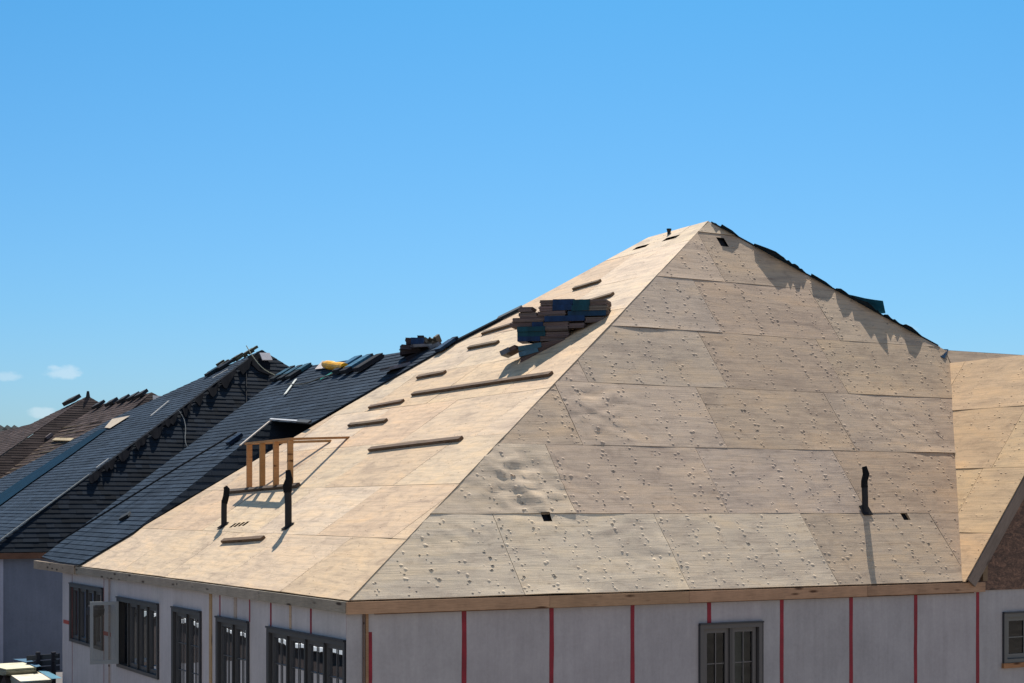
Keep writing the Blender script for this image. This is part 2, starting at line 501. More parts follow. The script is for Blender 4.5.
# hidden back slopes
bk = APEX + D1 * 5.0; bk.z = E
m = MB()
far2 = P3 + D2 * 6 - Z * 1.2
m.face([APEX, P2, P3, P3 + D2 * 5 + D1 * 2 - Z * 4, RR + D1 * 4 - Z * 3.6, RR], (.5, .4, .3))
m.face([P3, P4, P4 + D2 * 8, P3 + D2 * 5 + D1 * 2 - Z * 4], (.5, .4, .3))
m.face([RR, far, far + D1 * 3.3 - Z * 3.7, RR + D1 * 4 - Z * 3.6], (.5, .4, .3))
o = m.build('roof_slope', M['ply_old'], house); o['label'] = 'rear roof slopes turned away from the camera'

# cross gable
V = F2.ray(950, 363); G0 = C + D2 * g0u
FO = PL(G0, D1, V - G0)
mo = MB()
rf = V - D1 * ((V - G0).dot(D1) + .06)
G0f = G0 - D1 * .06
polyo = [FO.uv(G0f), FO.uv(G0), FO.uv(V), FO.uv(rf)]
sheathing(mo, FO, polyo, {}, plyo, None, .12, puck=pucks(.7, .012, .022, .003, .007, .4), lift=.01, row0=-.35 )
o = mo.build('roof_slope', M['ply_orange'], house, True); o['label'] = 'orange tan plywood slope of the cross gable at the right'
gw = (V - G0).dot(D2)
m = MB(); ge = G0 + D2 * 2 * gw
m.face([V, rf, ge - D1 * .06, ge + D1 * 0 , ], (.5, .4, .3))
o = m.build('roof_slope', M['ply_orange'], house); o['label'] = 'right slope of the cross gable'
# gable wall (strand board) and rake boards
m = MB(); q = D1 * .03
hg = V.z - E
m.face([G0 + q - Z * .14, ge + q - Z * .14, G0 + q + D2 * gw + Z * (hg - .03)], (.10, .052, .032),
       [(0, 0), (2 * gw, 0), (gw, hg)])
o = m.build('gable_wall', M['osb'], house); o['label'] = 'dark brown strand board gable wall'
m = MB(); rk = (rf - G0f); rl = rk.length; rk.normalize(); rn = rk.cross(D1).normalized()
if rn.z < 0: rn = -rn
m.box(G0f - rk * .02, rk, D1, rn, (.07, rl), (-.02, .02), (-.19, -.016), (.20, .155, .125))
m.build('rake_board', M['lumber'], house)
m = MB(); s0 = F2.puv(981, 580)[0]
m.box(C + D2 * (s0 + .02), D2, D1, Z, (0, .09), (-.012, .028), (0.0, .36), (.22, .15, .09))
m.build('trim_block', M['lumber'], house)

# fascias
def lcol(c, a=.1): return jit(c, a)
fe = F2.puv(985.5, 583)[0]
m = MB(); u = -.02
brk = [-.02, F2.puv(549, 595)[0], F2.puv(688, 590)[0], F2.puv(868, 588)[0], fe]
for a, b in zip(brk[:-1], brk[1:]):
    m.box(C, D2, D1, Z, (a, b - .004), (-.03, .01), (-.155 - U(0, .012), -.018), lcol((.40, .245, .145), .08))
o = m.build('fascia_board', M['lumber'], house); o['label'] = 'orange brown knotty fascia board under the front slope'
m = MB(); L1 = F1.uv(P4)[0]; u = .01
while u < L1:
    w = min(U(2.6, 3.6), L1 - u)
    m.box(C, D1, D2, Z, (u, u + w - .004), (-.03, .01), (-.15, -.018), lcol((.30, .25, .195), .08)); u += w
o = m.build('fascia_board', M['lumber'], house); o['label'] = 'grey brown fascia board under the left slope'
m = MB(); m.box(C + Z * -.172, D2, D1, Z, (.35, fe - .2), (.0, .05), (0, .02), (.12, .06, .035))
m.build('soffit_strip', M['lumber'], house)

# walls with openings
def wallgrid(mb, pl, u0, u1, z0, z1, ops, col, seams, th=.1):
    us = sorted(set([u0, u1] + [x for o_ in ops for x in o_[:2]] + [s_ for s_ in seams if u0 < s_ < u1]))
    zs = sorted(set([z0, z1] + [x for o_ in ops for x in o_[2:4]]))
    cc = {}
    for i in range(len(us) - 1):
        cl = jit(col, .035)
        for j in range(len(zs) - 1):
            cu, cz = (us[i] + us[i + 1]) / 2, (zs[j] + zs[j + 1]) / 2
            if any(o_[0] < cu < o_[1] and o_[2] < cz < o_[3] for o_ in ops): continue
            a, b, c_, d_ = us[i], us[i + 1], zs[j], zs[j + 1]
            mb.face([pl.pt(a, c_), pl.pt(b, c_), pl.pt(b, d_), pl.pt(a, d_)], cl, [(a, c_), (b, c_), (b, d_), (a, d_)])
    for o_ in ops:
        a, b, c_, d_ = o_[:4]
        for p, q2 in (((a, c_), (b, c_)), ((b, c_), (b, d_)), ((b, d_), (a, d_)), ((a, d_), (a, c_))):
            mb.face([pl.pt(*p), pl.pt(*q2), pl.pt(*q2, -th), pl.pt(*p, -th)], (.25, .2, .15))
zg = -E
# wall v is z relative to eave
def win(pl, x0, x1, yt0, yb0, hgt=None, dz=0):
    ua, zt = pl.puv(x0, yt0); ub = pl.puv(x1, yt0)[0]
    zb = pl.puv(x0, yb0)[1] if yb0 else zt - hgt
    return (min(ua, ub), max(ua, ub), zb, zt)
wins1 = [win(W1, 71, 103.3, 583.5, 641), win(W1, 118.5, 159, 597.5, 666.5),
         win(W1, 173.5, 201.5, 607.5, None, 1.45), win(W1, 218, 249.2, 617.2, None, 1.45),
         win(W1, 269, 346.6, 627.5, None, 1.25)]
wins2 = [win(W2, 699.3, 761.2, 625, None, 1.45), win(W2, 1003, 1062, 613.5, 663)]
print('wins', [[round(x, 2) for x in w] for w in wins1 + wins2])
wu1 = W1.puv(62.5, 600)[0]; wu2 = g0u + 2 * gw
tapes1 = [72.3, 104, 220, 249.8, 271, 311, 347.3]
tapes2 = [464, 551.5, 632.5, 709, 781.7, 851, 915.5, 977.5]
seam2 = [W2.puv(x, 620)[0] for x in [369.5] + tapes2] 
seam1 = [W1.puv(x, 600)[0] for x in (72, 104, 112, 152, 183, 211, 249, 271, 311)]
m = MB(); wallgrid(m, W1, 0.05, wu1, zg, -.10, wins1, (.42, .39, .39), seam1)
m.face([W1.pt(wu1, zg), W1.pt(wu1, zg) + D2 * 7, W1.pt(wu1, -.1) + D2 * 7, W1.pt(wu1, -.1)], (.4, .38, .4))
o = m.build('wall', M['board'], house); o['label'] = 'left wall of pale grey boards with a row of windows'
m = MB(); wallgrid(m, W2, 0.0, wu2, zg, -.10, wins2, (.345, .322, .322), seam2)
m.face([W2.pt(wu2, zg), W2.pt(wu2, zg) + D1 * 8, W2.pt(wu2, -.1) + D1 * 8, W2.pt(wu2, -.1)], (.35, .34, .37))
m.face([W1.pt(wu1, zg) + D2 * 7, W2.pt(wu2, zg) + D1 * 8, W2.pt(wu2, -.1) + D1 * 8, W1.pt(wu1, -.1) + D2 * 7], (.35, .34, .37))
o = m.build('wall', M['board'], house); o['label'] = 'front wall of grey boards with red taped seams'
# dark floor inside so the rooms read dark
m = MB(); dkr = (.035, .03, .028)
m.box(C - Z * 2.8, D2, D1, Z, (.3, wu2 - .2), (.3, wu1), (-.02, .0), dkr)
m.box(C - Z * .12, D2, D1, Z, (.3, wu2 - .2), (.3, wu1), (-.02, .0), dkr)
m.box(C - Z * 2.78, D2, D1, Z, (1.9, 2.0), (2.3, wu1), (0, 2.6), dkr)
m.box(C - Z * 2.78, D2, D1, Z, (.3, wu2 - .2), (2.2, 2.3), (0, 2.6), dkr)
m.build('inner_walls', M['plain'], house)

def tapestrip(pl, px, z0, z1, w=.045, col=(.21, .004, .016), name='seam_tape'):
    u = pl.puv(px, 620)[0]; mb = MB(); n = max(2, int((z1 - z0) / .25)); last = None
    for i in range(n + 1):
        z = z0 + (z1 - z0) * i / n; ww = w / 2 * U(.92, 1.08); x = u + U(-.003, .003)
        cur = (x - ww, x + ww, z)
        if last:
            mb.face([pl.pt(last[0], last[2], .004), pl.pt(last[1], last[2], .004), pl.pt(cur[1], cur[2], .004), pl.pt(cur[0], cur[2], .004)], jit(col, .06))
            for s_ in (0, 1):
                mb.face([pl.pt(last[s_], last[2], .004), pl.pt(cur[s_], cur[2], .004), pl.pt(cur[s_], cur[2], 0), pl.pt(last[s_], last[2], 0)], col)
        last = cur
    return mb.build(name, M['tape'], house)
def top_of(pl, ws, px):
    u = pl.puv(px, 620)[0]
    for w in ws:
        if w[0] - .12 < u < w[1] + .12: return w[3] + .02
    return zg + .2
for x in tapes2: tapestrip(W2, x, top_of(W2, wins2, x), -.165, .06)
tapestrip(W2, 370, zg + .2, W2.puv(370, 632)[1], .055)
for x in (220, 249.8, 271, 311, 347.3): tapestrip(W1, x, top_of(W1, wins1, x), -.155, .05 if x > 260 else .035)
for x in (72.3, 104): tapestrip(W1, x, zg + .3, -.155, .022, (.20, .06, .06))
def strip(pl, px, w, z0, z1, col, h=.012, name='batten'):
    u = pl.puv(px, 620)[0]; mb = MB(); mb.box(pl.o, pl.u, pl.v, pl.n, (u - w / 2, u + w / 2), (z0, z1), (-.01, h), col)
    return mb.build(name, M['lumber'], house)
strip(W1, 211, .11, zg + .1, -.155, (.38, .25, .13))
strip(W1, 290.5, .07, wins1[4][3] + .03, -.155, (.40, .29, .20), .006)
strip(W1, 235.5, .12, wins1[3][3] + .03, -.155, (.36, .29, .24), .006)
strip(W1, 109.5, .10, zg + .1, -.155, (.38, .30, .26), .01)
strip(W2, 366.5, .035, zg + .1, -.16, (.30, .18, .10), .02)
strip(W2, 363.2, .02, zg + .1, -.16, (.16, .11, .09), .02)
for px, py in ((66.5, 622), (106, 633.5)):
    u, v = W1.puv(px, py); m = MB(); m.box(W1.o, W1.u, W1.v, W1.n, (u - .30, u + .22), (v - .035, v + .035), (0, .006), (.34, .05, .03))
    m.build('tape_patch', M['tape'], house)

# windows
def window(pl, w, nsash, grid, lab, fr=(.085, .085, .09), open_first=False, sill=None):
    u0, u1, z0, z1 = w
    mb = MB(); t = .055
    X = lambda a, b, c_, d_, h0, h1, col=fr: mb.box(pl.o, pl.u, pl.v, pl.n, (a, b), (c_, d_), (h0, h1), col)
    X(u0, u1, z1 - t, z1, -.09, .03); X(u0, u1, z0, z0 + t, -.09, .03)
    X(u0, u0 + t, z0 + t, z1 - t, -.09, .03); X(u1 - t, u1, z0 + t, z1 - t, -.09, .03)
    X(u0 - .012, u1 + .012, z1, z1 + .022, -.02, .05, (.03, .03, .035))
    X(u0 - .014, u0, z0, z1, -.02, .033, (.03, .03, .035)); X(u1, u1 + .014, z0, z1, -.02, .033, (.03, .03, .035))
    sw = (u1 - u0 - 2 * t) / nsash
    for i in range(1, nsash):
        c_ = u0 + t + sw * i; X(c_ - .022, c_ + .022, z0 + t, z1 - t, -.085, .015, tuple(x * .6 for x in fr))
    f = mb.build('window', M['metal'], house); f['label'] = lab
    if sill:
        s_ = MB(); s_.box(pl.o, pl.u, pl.v, pl.n, (u0 - .03, u1 + .03), (z0 - .075, z0 - .003), (0, .05), sill)
        s_.build('sill', M['lumber'], f)
    for i in range(nsash):
        a = u0 + t + sw * i + .022; b = a + sw - .044; c_ = z0 + t + .004; d_ = z1 - t - .004
        if open_first and i == nsash - 1:
            # casement swung out about 100 degrees, hinge on far side
            hin = pl.pt(b, 0, .02); du = (-pl.u * math.cos(rad(104)) + pl.n * math.sin(rad(104))).normalized(); dn = du.cross(Z).normalized()
            o_, uu, nn, a2, b2 = hin - Z * hin.z + Z * pl.o.z, du, dn, 0.0, (b - a) * .92
        else:
            o_, uu, nn, a2, b2 = pl.o, pl.u, pl.n, a, b
        sb = MB(); s_ = .055
        cs = tuple(x * 1.15 for x in fr) if not (open_first and i == nsash - 1) else (.24, .26, .27)
        Y = lambda p, q, r_, s2, h0, h1, mbx=sb, col=cs: mbx.box(o_, uu, Z, nn, (p, q), (r_, s2), (h0, h1), col)
        Y(a2, b2, d_ - s_, d_, -.06, -.015); Y(a2, b2, c_, c_ + s_ * 1.2, -.06, -.015)
        Y(a2, a2 + s_, c_ + s_ * 1.2, d_ - s_, -.06, -.015); Y(b2 - s_, b2, c_ + s_ * 1.2, d_ - s_, -.06, -.015)
        sash = sb.build('sash', M['metal'], f)
        pb = MB(); A, B, Cc, Dd = a2 + s_, b2 - s_, c_ + s_ * 1.2, d_ - s_
        P = lambda x, y, h: o_ + uu * x + Z * y + nn * h
        pb.face([P(A, Cc, -.04), P(B, Cc, -.04), P(B, Dd, -.04), P(A, Dd, -.04)])
        if grid:
            gb = MB(); nx, nz = grid
            for q in range(1, nx):
                x = A + (B - A) * q / nx; gb.box(o_, uu, Z, nn, (x - .006, x + .006), (Cc, Dd), (-.036, -.024), tuple(x * 1.5 for x in fr))
            for q in range(1, nz):
                y = Cc + (Dd - Cc) * q / nz
                for q2 in range(nx):
                    xa = A + (B - A) * q2 / nx + .01; xb = A + (B - A) * (q2 + 1) / nx - .01
                    gb.box(o_, uu, Z, nn, (xa, xb), (y - .006, y + .006), (-.035, -.025), tuple(x * 1.5 for x in fr))
            gb.build('muntins', M['metal'], f)
        p_ = pb.build('pane', M['glass'], f)
GR = (.052, .051, .052)
window(W1, wins1[0], 4, None, 'farthest dark window of the left wall with four tall panes', GR)
window(W1, wins1[1], 4, None, 'dark window with its far casement swung open', GR, open_first=True)
window(W1, wins1[2], 2, (2, 3), 'narrow dark double window left of the bare batten', GR)
window(W1, wins1[3], 2, (2, 3), 'narrow dark double window right of the bare batten', GR)
window(W1, wins1[4], 4, (2, 3), 'wide dark four pane window next to the house corner', GR)
window(W2, wins2[0], 2, (2, 3), 'dark double casement window in the front wall', (.085, .078, .076))
window(W2, wins2[1], 1, (3, 2), 'small window with raw timber sill under the brown gable', (.10, .10, .095), sill=(.35, .17, .08))
# added pale board behind the front window, standing in for a reflection in its glass
m = MB(); u, v = W2.puv(752, 650)
m.box(W2.o, D2, D1, Z, (u + .16, u + .55), (.7, .72), (-2.6, -.42), (.75, .85, .80))
m.build('reflection_board', M['plain'], house)
# dark bag caught in the open casement
bp_ = W1.ray(112, 609) + W1.n * .28
m = MB(); m.tube([bp_ + Z * .12, bp_ + Z * .06 , bp_, bp_ - Z * .09, bp_ - Z * .13], [.03, .13, .15, .14, .05], 10, (.05, .05, .055))
m.single('work_bag', M['felt'], bp_, 'small dark bag hanging at the top of the open casement', 'bag')

# ================================================================== things on the plywood roof
def board_on(pl, p0, p1, w, t, col, name, label, cat, group=None, wid_dir=None, h0=.004, seg=6):
    """a board nailed along the slope between two picture points, standing t proud of the deck"""
    a = pl.ray(*p0); b = pl.ray(*p1)
    d = (b - a); L = d.length; d.normalize(); s = pl.n.cross(d).normalized()
    if s.z < 0: s = -s
    mb = MB(); off = R() * 30
    pts = []
    for i in range(seg + 1):
        x = L * i / seg; k = .008 * noise.noise(Vector((x * 1.3, off, 0)))
        pts.append((x, k))
    # bevelled end toward b
    for i in range(seg):
        x0, k0 = pts[i]; x1, k1 = pts[i + 1]
        q = []
        for (x, k) in ((x0, k0), (x1, k1)):
            q.append([a + d * x + s * (0 + k) + pl.n * h0, a + d * x + s * (w + k) + pl.n * h0, a + d * x + s * (w + k) + pl.n * (h0 + t), a + d * x + s * k + pl.n * (h0 + t)])
        for j in range(4):
            j2 = (j + 1) % 4
            mb.face([q[0][j], q[1][j], q[1][j2], q[0][j2]], col, [(x0 + off, j * .09), (x1 + off, j * .09), (x1 + off, j * .09 + .09), (x0 + off, j * .09 + .09)])
        if i == 0: mb.face(q[0][::-1], tuple(c * .8 for c in col))
        if i == seg - 1: mb.face(q[1], tuple(c * 1.2 for c in col))
    return mb.single(name, M['lumber'], a, label, cat, group)
CLE = 'toe boards nailed across the left roof slope'
bc = (.155, .10, .06)
for p0, p1, lab in [
    ((573, 291), (599, 283.5), 'short toe board nearest the peak, just above the shingle stack'),
    ((468, 350), (497, 344.5), 'short toe board between the long board under the shingle stack and the roof edge'),
    ((417, 379.5), (444, 374.5), 'short toe board left of the upper end of the long sloping board'),
    ((369, 409.5), (402, 403.5), 'short toe board second lowest before the dormer frame'),
    ((348.5, 427.5), (385, 423), 'short toe board just above right of the dormer frame rails'),
    ((222, 543.5), (262, 541), 'short toe board lying below the two black vent pipes')]:
    board_on(F1, p0, p1, .075, .045, jit(bc, .12), 'toe_board', lab, 'board', CLE)
for p0, p1, lab in [
    ((482, 335.5), (612, 296.5), 'long toe board the shingle stack rests against'),
    ((412, 396.5), (550, 376.5), 'long toe board below the shingle stack'),
    ((369, 452), (460, 441.5), 'lowest long toe board, right of the dormer frame')]:
    board_on(F1, p0, p1, .08, .045, jit(bc, .1), 'toe_board', lab, 'board', CLE, seg=12)
board_on(F1, (228, 494), (297.5, 488), .075, .05, (.10, .07, .05), 'sill_board', 'dark board under the feet of the dormer studs between the pipes', 'board')

# dormer framing
base_a = F1.ray(292, 487.5); base_b = F1.ray(251, 487.5)
dv = base_a - base_b; dz_top = E + (CAMZ - E) - (442.5 - HY) / F * 0
topz = CAMZ + (HY - 442.5) / F * ((base_a.y + base_b.y) / 2)
fr = thing('dormer_frame', F1.ray(272, 487.5), 'bare timber dormer frame of four studs and two rails on the plywood slope', 'dormer frame')
LC = (.44, .235, .10)
for i, px in enumerate((251, 264.2, 278.3, 292)):
    t_ = i / 3; b_ = base_b.lerp(base_a, t_)
    hz = CAMZ - E; f_ = MB()
    zb = F1.o.z + (b_ - F1.o).dot(D2) * math.tan(math.asin(F1.v.z))
    f_.box(Vector((b_.x, b_.y, 0)), D1, D2, Z, (-.022, .022), (-.075, .015), (b_.z - .02, topz), jit(LC, .12))
    f_.build('stud', M['lumber'], fr)
dd = (base_a - base_b); dd.z = 0; LL = dd.length; dd.normalize(); pp = Vector((dd.y, -dd.x, 0))
m = MB(); bo = Vector((base_b.x, base_b.y, topz))
m.box(bo, dd, pp, Z, (-.22, LL + .05), (-.05, .04), (.002, .04), jit(LC, .05)); m.build('top_plate', M['lumber'], fr)
for i, (b_, px, py) in enumerate(((base_a, 347, 438.7), (base_b, 330, 442))):
    a_ = Vector((b_.x, b_.y, topz + .002)); e_ = F1.ray(px, py); d_ = e_ - a_; l_ = d_.length; d_.normalize(); w_ = d_.cross(Z).normalized()
    m = MB(); m.box(a_, d_, w_, w_.cross(d_), (.05, l_ + .02), (-.045, .045), (.0, .038), jit(LC, .08))
    m.build('rail', M['lumber'], fr)

# vent pipes
def pipe(pl, bx, by, pts, rs, label, group='black vent pipes standing out of the plywood'):
    b_ = pl.ray(bx, by); t = thing('vent_pipe', b_, label, 'vent pipe', group)
    path = [Vector(((x - 512) / F * b_.y, b_.y, CAMZ + (HY - y) / F * b_.y)) for x, y in pts]
    path[0].z -= .1
    mb = MB(); mb.tube(path[:3], rs[:3], 12, (.018, .018, .02)); mb.build('pipe', M['plain'], t)
    mb = MB(); mb.tube([path[2] + Vector((0, 0, -.05)), *path[3:]], [rs[2] * 1.12] + rs[3:], 9, (.013, .013, .014)); mb.build('loose_sleeve', M['felt'], t)
    mb = MB(); s_ = .085
    mb.box(pl.o, pl.u, pl.v, pl.n, *[(c - s_, c + s_) for c in pl.uv(b_)], (.012, .022), (.02, .02, .022)); mb.build('flashing', M['felt'], t)
    return t
pipe(F1, 223.5, 526, [(224, 527), (224, 510), (224.3, 500), (226.2, 496), (226.8, 489), (225.2, 486.5)], [.046, .046, .046, .05, .048, .035],
     'short black vent pipe left of the dormer frame, its top bent')
pipe(F1, 288.3, 527, [(288.3, 528), (288.3, 505), (287.7, 489), (287.2, 486), (289, 479), (288, 470)], [.05, .05, .055, .068, .055, .035],
     'tall black vent pipe in front of the rightmost dormer stud')
pipe(F2, 865.3, 511, [(865.3, 512), (865, 497), (864.6, 484), (864.4, 481), (866.2, 474), (864.2, 466.5)], [.046, .046, .046, .048, .05, .036],
     'black vent pipe standing alone on the front slope near the gable')
m = MB(); p = F1.ray(669, 234); m.tube([p - Z * .05, p + Z * .03, p + Z * .09], [.03, .03, .045], 8, (.02, .02, .02))
m.single('ridge_stub', M['plain'], p, 'tiny black stub on the roof edge left of the peak', 'vent stub')

# ---------------------------------------------------------------- shingle bundles
def bundle(c, a, b, n, L, W, H, col, wrap, label, group, cat='shingle bundle', sag=0):
    """c centre of the underside, a long axis, b width axis, n up axis"""
    t = thing('shingle_bundle', c, label, cat, group)
    mb = MB(); k = 4; h = H / k
    for i in range(k):
        j1, j2 = U(-.012, .012), U(-.01, .01)
        mb.box(c, a, b, n, (-L / 2 + j1, L / 2 + j1), (-W / 2 + j2, W / 2 + j2), (h * i, h * (i + 1) - .002), jit(col, .15))
    mb.build('shingles', M['shingle'], t)
    if wrap:
        x0, x1, wc = wrap; e = .008
        mb = MB(); n_ = 5
        for i in range(n_):
            xa = -L / 2 + L * (x0 + (x1 - x0) * i / n_); xb = -L / 2 + L * (x0 + (x1 - x0) * (i + 1) / n_); e = U(.014, .02)
            mb.box(c, a, b, n, (xa, xb), (-W / 2 - e, W / 2 + e), (-.001 + .0005 * i, H + e * .3), jit(wc, .12))
        mb.build('wrapper', M['wrap'], t)
    return t
GS = (.125, .10, .095); BL = (.005, .026, .08); TE = (.004, .048, .07); LB = (.045, .11, .145)
base = F1.ray(606, 318)
AX = (D2 * math.cos(rad(45)) - D1 * math.sin(rad(45))).normalized(); BX = Vector((-AX.y, AX.x, 0))
SV = PL(base, AX, Z)
stack = [
 (300, 305.5, 539, 573, (.38, 1, BL), 'upper left bundle of the top layer of the big stack'),
 (300, 305.5, 573.5, 606, (0, .52, TE), 'upper right bundle of the top layer of the big stack'),
 (305.7, 311, 538.5, 571, (.42, 1, BL), 'left bundle in the second layer of the big stack'),
 (305.7, 311, 571.5, 606, (0, .5, TE), 'right bundle in the second layer of the big stack'),
 (311.2, 316.5, 538, 566, None, 'unwrapped left bundle in the third layer of the big stack'),
 (311.2, 316.5, 566.5, 607, (.02, .95, (.006, .036, .08)), 'blue wrapped right bundle in the third layer of the big stack'),
 (307, 312, 518, 531, None, 'small grey bundle end at the top left of the big stack'),
 (312.4, 317.6, 519, 537, None, 'grey bundle end just below the top left one of the big stack'),
 (317.8, 322.5, 512, 544, None, 'grey bundle sticking out left in the fourth layer of the big stack'),
 (316.8, 322, 544.5, 584, (.0, 1, BL), 'fully blue bundle in the middle of the fourth layer of the big stack'),
 (317, 322.5, 584.5, 603, None, 'grey bundle at the right end of the fourth layer of the big stack'),
 (322.8, 327, 509, 532, None, 'brown bundle farthest left in the fifth layer of the big stack'),
 (322.3, 327.2, 532.5, 569, (0, .3, BL), 'bundle in the middle of the fifth layer of the big stack'),
 (322.9, 328, 569.5, 585, None, 'brown bundle tucked under the middle of the big stack'),
 (327.5, 332, 517.5, 568, (0, .55, TE), 'teal wrapped bundle in the sixth layer of the big stack'),
 (332.2, 336.8, 517, 567.5, (0, .55, TE), 'teal wrapped bundle in the seventh layer of the big stack'),
 (337, 341.6, 517, 566.5, (0, .45, BL), 'blue wrapped bundle in the eighth layer of the big stack'),
]
for (y0, y1, x0, x1, wr, lab) in stack:
    a0 = SV.ray(x0, y1); a1 = SV.ray(x1, y1); tp = SV.ray(x0, y0)
    L = (a1 - a0).dot(AX); H = tp.z - a0.z; Wd = .36
    ptc = (a0 + a1) / 2; ptc.z = a0.z
    ptc = ptc + BX * (Wd / 2 + U(-.02, .02))
    yw = rad(U(-5, 5)); bundle(ptc, AX * math.cos(yw) + BX * math.sin(yw), BX * math.cos(yw) - AX * math.sin(yw), Z, L, Wd, H - .003, jit(GS, .18), wr, lab, 'shingle bundles of the big stack')
# slumped bundles under the stack
for i, (x, y, ang, L, wr, lab) in enumerate([
        (542, 345, 8, .74, (0, .5, LB), 'slumped bundle directly under the level layers of the big stack'),
        (541, 349, 13, .70, (0, .45, (.06, .13, .18)), 'second slumped bundle under the big stack'),
        (540, 353, 18, .64, None, 'lowest slumped bundle at the foot of the big stack'),
        (509, 350, 24, .26, (0, .6, (.10, .12, .14)), 'frayed grey bundle end poking out at the lower left of the big stack')]):
    c_ = SV.ray(x, y + 2.3) + BX * .17; an = rad(ang)
    a_ = AX * math.cos(an) + Z * math.sin(an); n_ = Z * math.cos(an) - AX * math.sin(an)
    bundle(c_, a_, BX, n_, L, .36, .07, jit((.12, .085, .075), .1), wr, lab, 'shingle bundles of the big stack')
# ================================================================== underlayment hanging over the right hip
def flap(hipA, hipB, prof, pl, name, label, col, cat, drop, lean=(1.05, .52), thick=.006, k=.0043, group=None):
    """strip of roofing felt fixed on the far side of the hip, its loose edge lifting above it"""
    mb = MB(); prev = None
    pa, pb2 = proj(hipA), proj(hipB)
    for x, ln in prof:
        t = (x - pa[0]) / (pb2[0] - pa[0])
        # perspective correct position on the hip
        za, zb = (hipA - CAM).y, (hipB - CAM).y
        s_ = t * za / ((1 - t) * zb + t * za)
        P0 = hipA.lerp(hipB, s_)
        view = (P0 - CAM).normalized(); view.z = 0
        h = max(ln, 0) * k + .012
        edge = P0 + (-view * lean[0] + Z * lean[1]) * h
        mid = P0 + pl.n * .012 + (-view * lean[0] + Z * lean[1]) * h * .45 + Z * h * .12
        bk_ = P0 + drop
        cur = (bk_, P0 + pl.n * .014 + Z * .012, mid, edge)
        if prev:
            for a in range(3):
                q = [prev[a], cur[a], cur[a + 1], prev[a + 1]]
                mb.face(q, jit(col, .1), smooth=True)
                mb.face([p - Z * thick + drop * .004 for p in q[::-1]], col, smooth=True)
            mb.face([prev[3], cur[3], cur[3] - Z * thick, prev[3] - Z * thick], col)
        prev = cur
    return mb.single(name, M['felt'], hipA, label, cat, group)
back_drop = D2 * .35 + D1 * .35 - Z * .45
prof = [(711, 0), (713, 2), (716, 9), (718, 3), (720, 1), (722, 22), (727, 20), (732, 19), (738, 8), (739.5, 0), (748, 0), (753.5, 0), (754.5, 14), (760, 20), (768, 28), (776, 34),
        (781, 28), (784, 26), (786.5, 18), (789, 25), (792, 15), (795, 24), (798, 22), (800, 13), (802, 17), (805, 7), (807, 1), (810.5, 0), (811.5, 20), (818, 19), (826, 17), (831, 9), (834, 0),
        (835, 0), (836, 12), (841, 26), (846, 22), (851, 12), (852.5, 22), (858, 20), (863, 26), (868, 34), (873, 22), (876, 12), (878, 17), (880, 8), (883, 3), (884.5, 14), (888, 24), (891, 14), (893, 12),
        (895, 20), (898, 12), (900, 10), (903, 12), (906, 26), (912, 28), (918, 16), (922, 4), (925, 0), (938, 0)]
flap(APEX, RR, prof, F2, 'underlayment_strip', 'ragged dark underlayment lifting along the right hip of the plywood roof', (.02, .032, .045), 'underlayment', back_drop)
# teal sheet sticking out
zt = F2.ray(860, 306).y + .28
def sheet(ptsA, ptsB, col, name, label, cat, m_='felt', thick=.006, loc=None, group=None):
    mb = MB(); n = len(ptsA)
    T = Vector((0, thick, -thick * .5))
    for i in range(n - 1):
        q = [ptsA[i], ptsA[i + 1], ptsB[i + 1], ptsB[i]]
        mb.face(q, jit(col, .08), smooth=True); mb.face([p + T for p in q[::-1]], col)
        mb.face([ptsA[i], ptsA[i] + T, ptsA[i + 1] + T, ptsA[i + 1]], col); mb.face([ptsB[i], ptsB[i + 1], ptsB[i + 1] + T, ptsB[i] + T], col)
    for A, B in ((ptsA[0], ptsB[0]), (ptsA[-1], ptsB[-1])): mb.face([A, B, B + T, A + T], col)
    return mb.single(name, M[m_], loc or ptsA[0], label, cat, group)
xa = [836, 845, 855, 865, 875, 883]
sheet([at(x, y, zt - dy) for x, y, dy in zip(xa, [292.5, 293.6, 295.8, 298.2, 299.8, 300.8], [0, .05, .15, .2, .3, .3])],
      [at(x, y, zt + dy) for x, y, dy in zip([836.5, 846, 857, 868, 878, 885.5], [295, 299, 305, 310.5, 313.5, 313], [.0, .05, .1, .1, .0, -.1])],
      (.012, .095, .17), 'underlayment_flap', 'stiff teal underlayment flap sticking out past the right hip', 'underlayment')
zt = RR.y
sheet([at(x, y, zt + .05) for x, y in ((925, 344), (932, 347.8), (940, 349), (948.5, 349.2))],
      [at(x, y, zt - dy) for x, y, dy in ((926, 346, .0), (933, 351.5, .1), (941, 356.5, .2), (944.8, 358.5, .22))],
      (.008, .03, .065), 'underlayment_flap', 'small blue underlayment corner where the right hip meets the level ridge', 'underlayment')

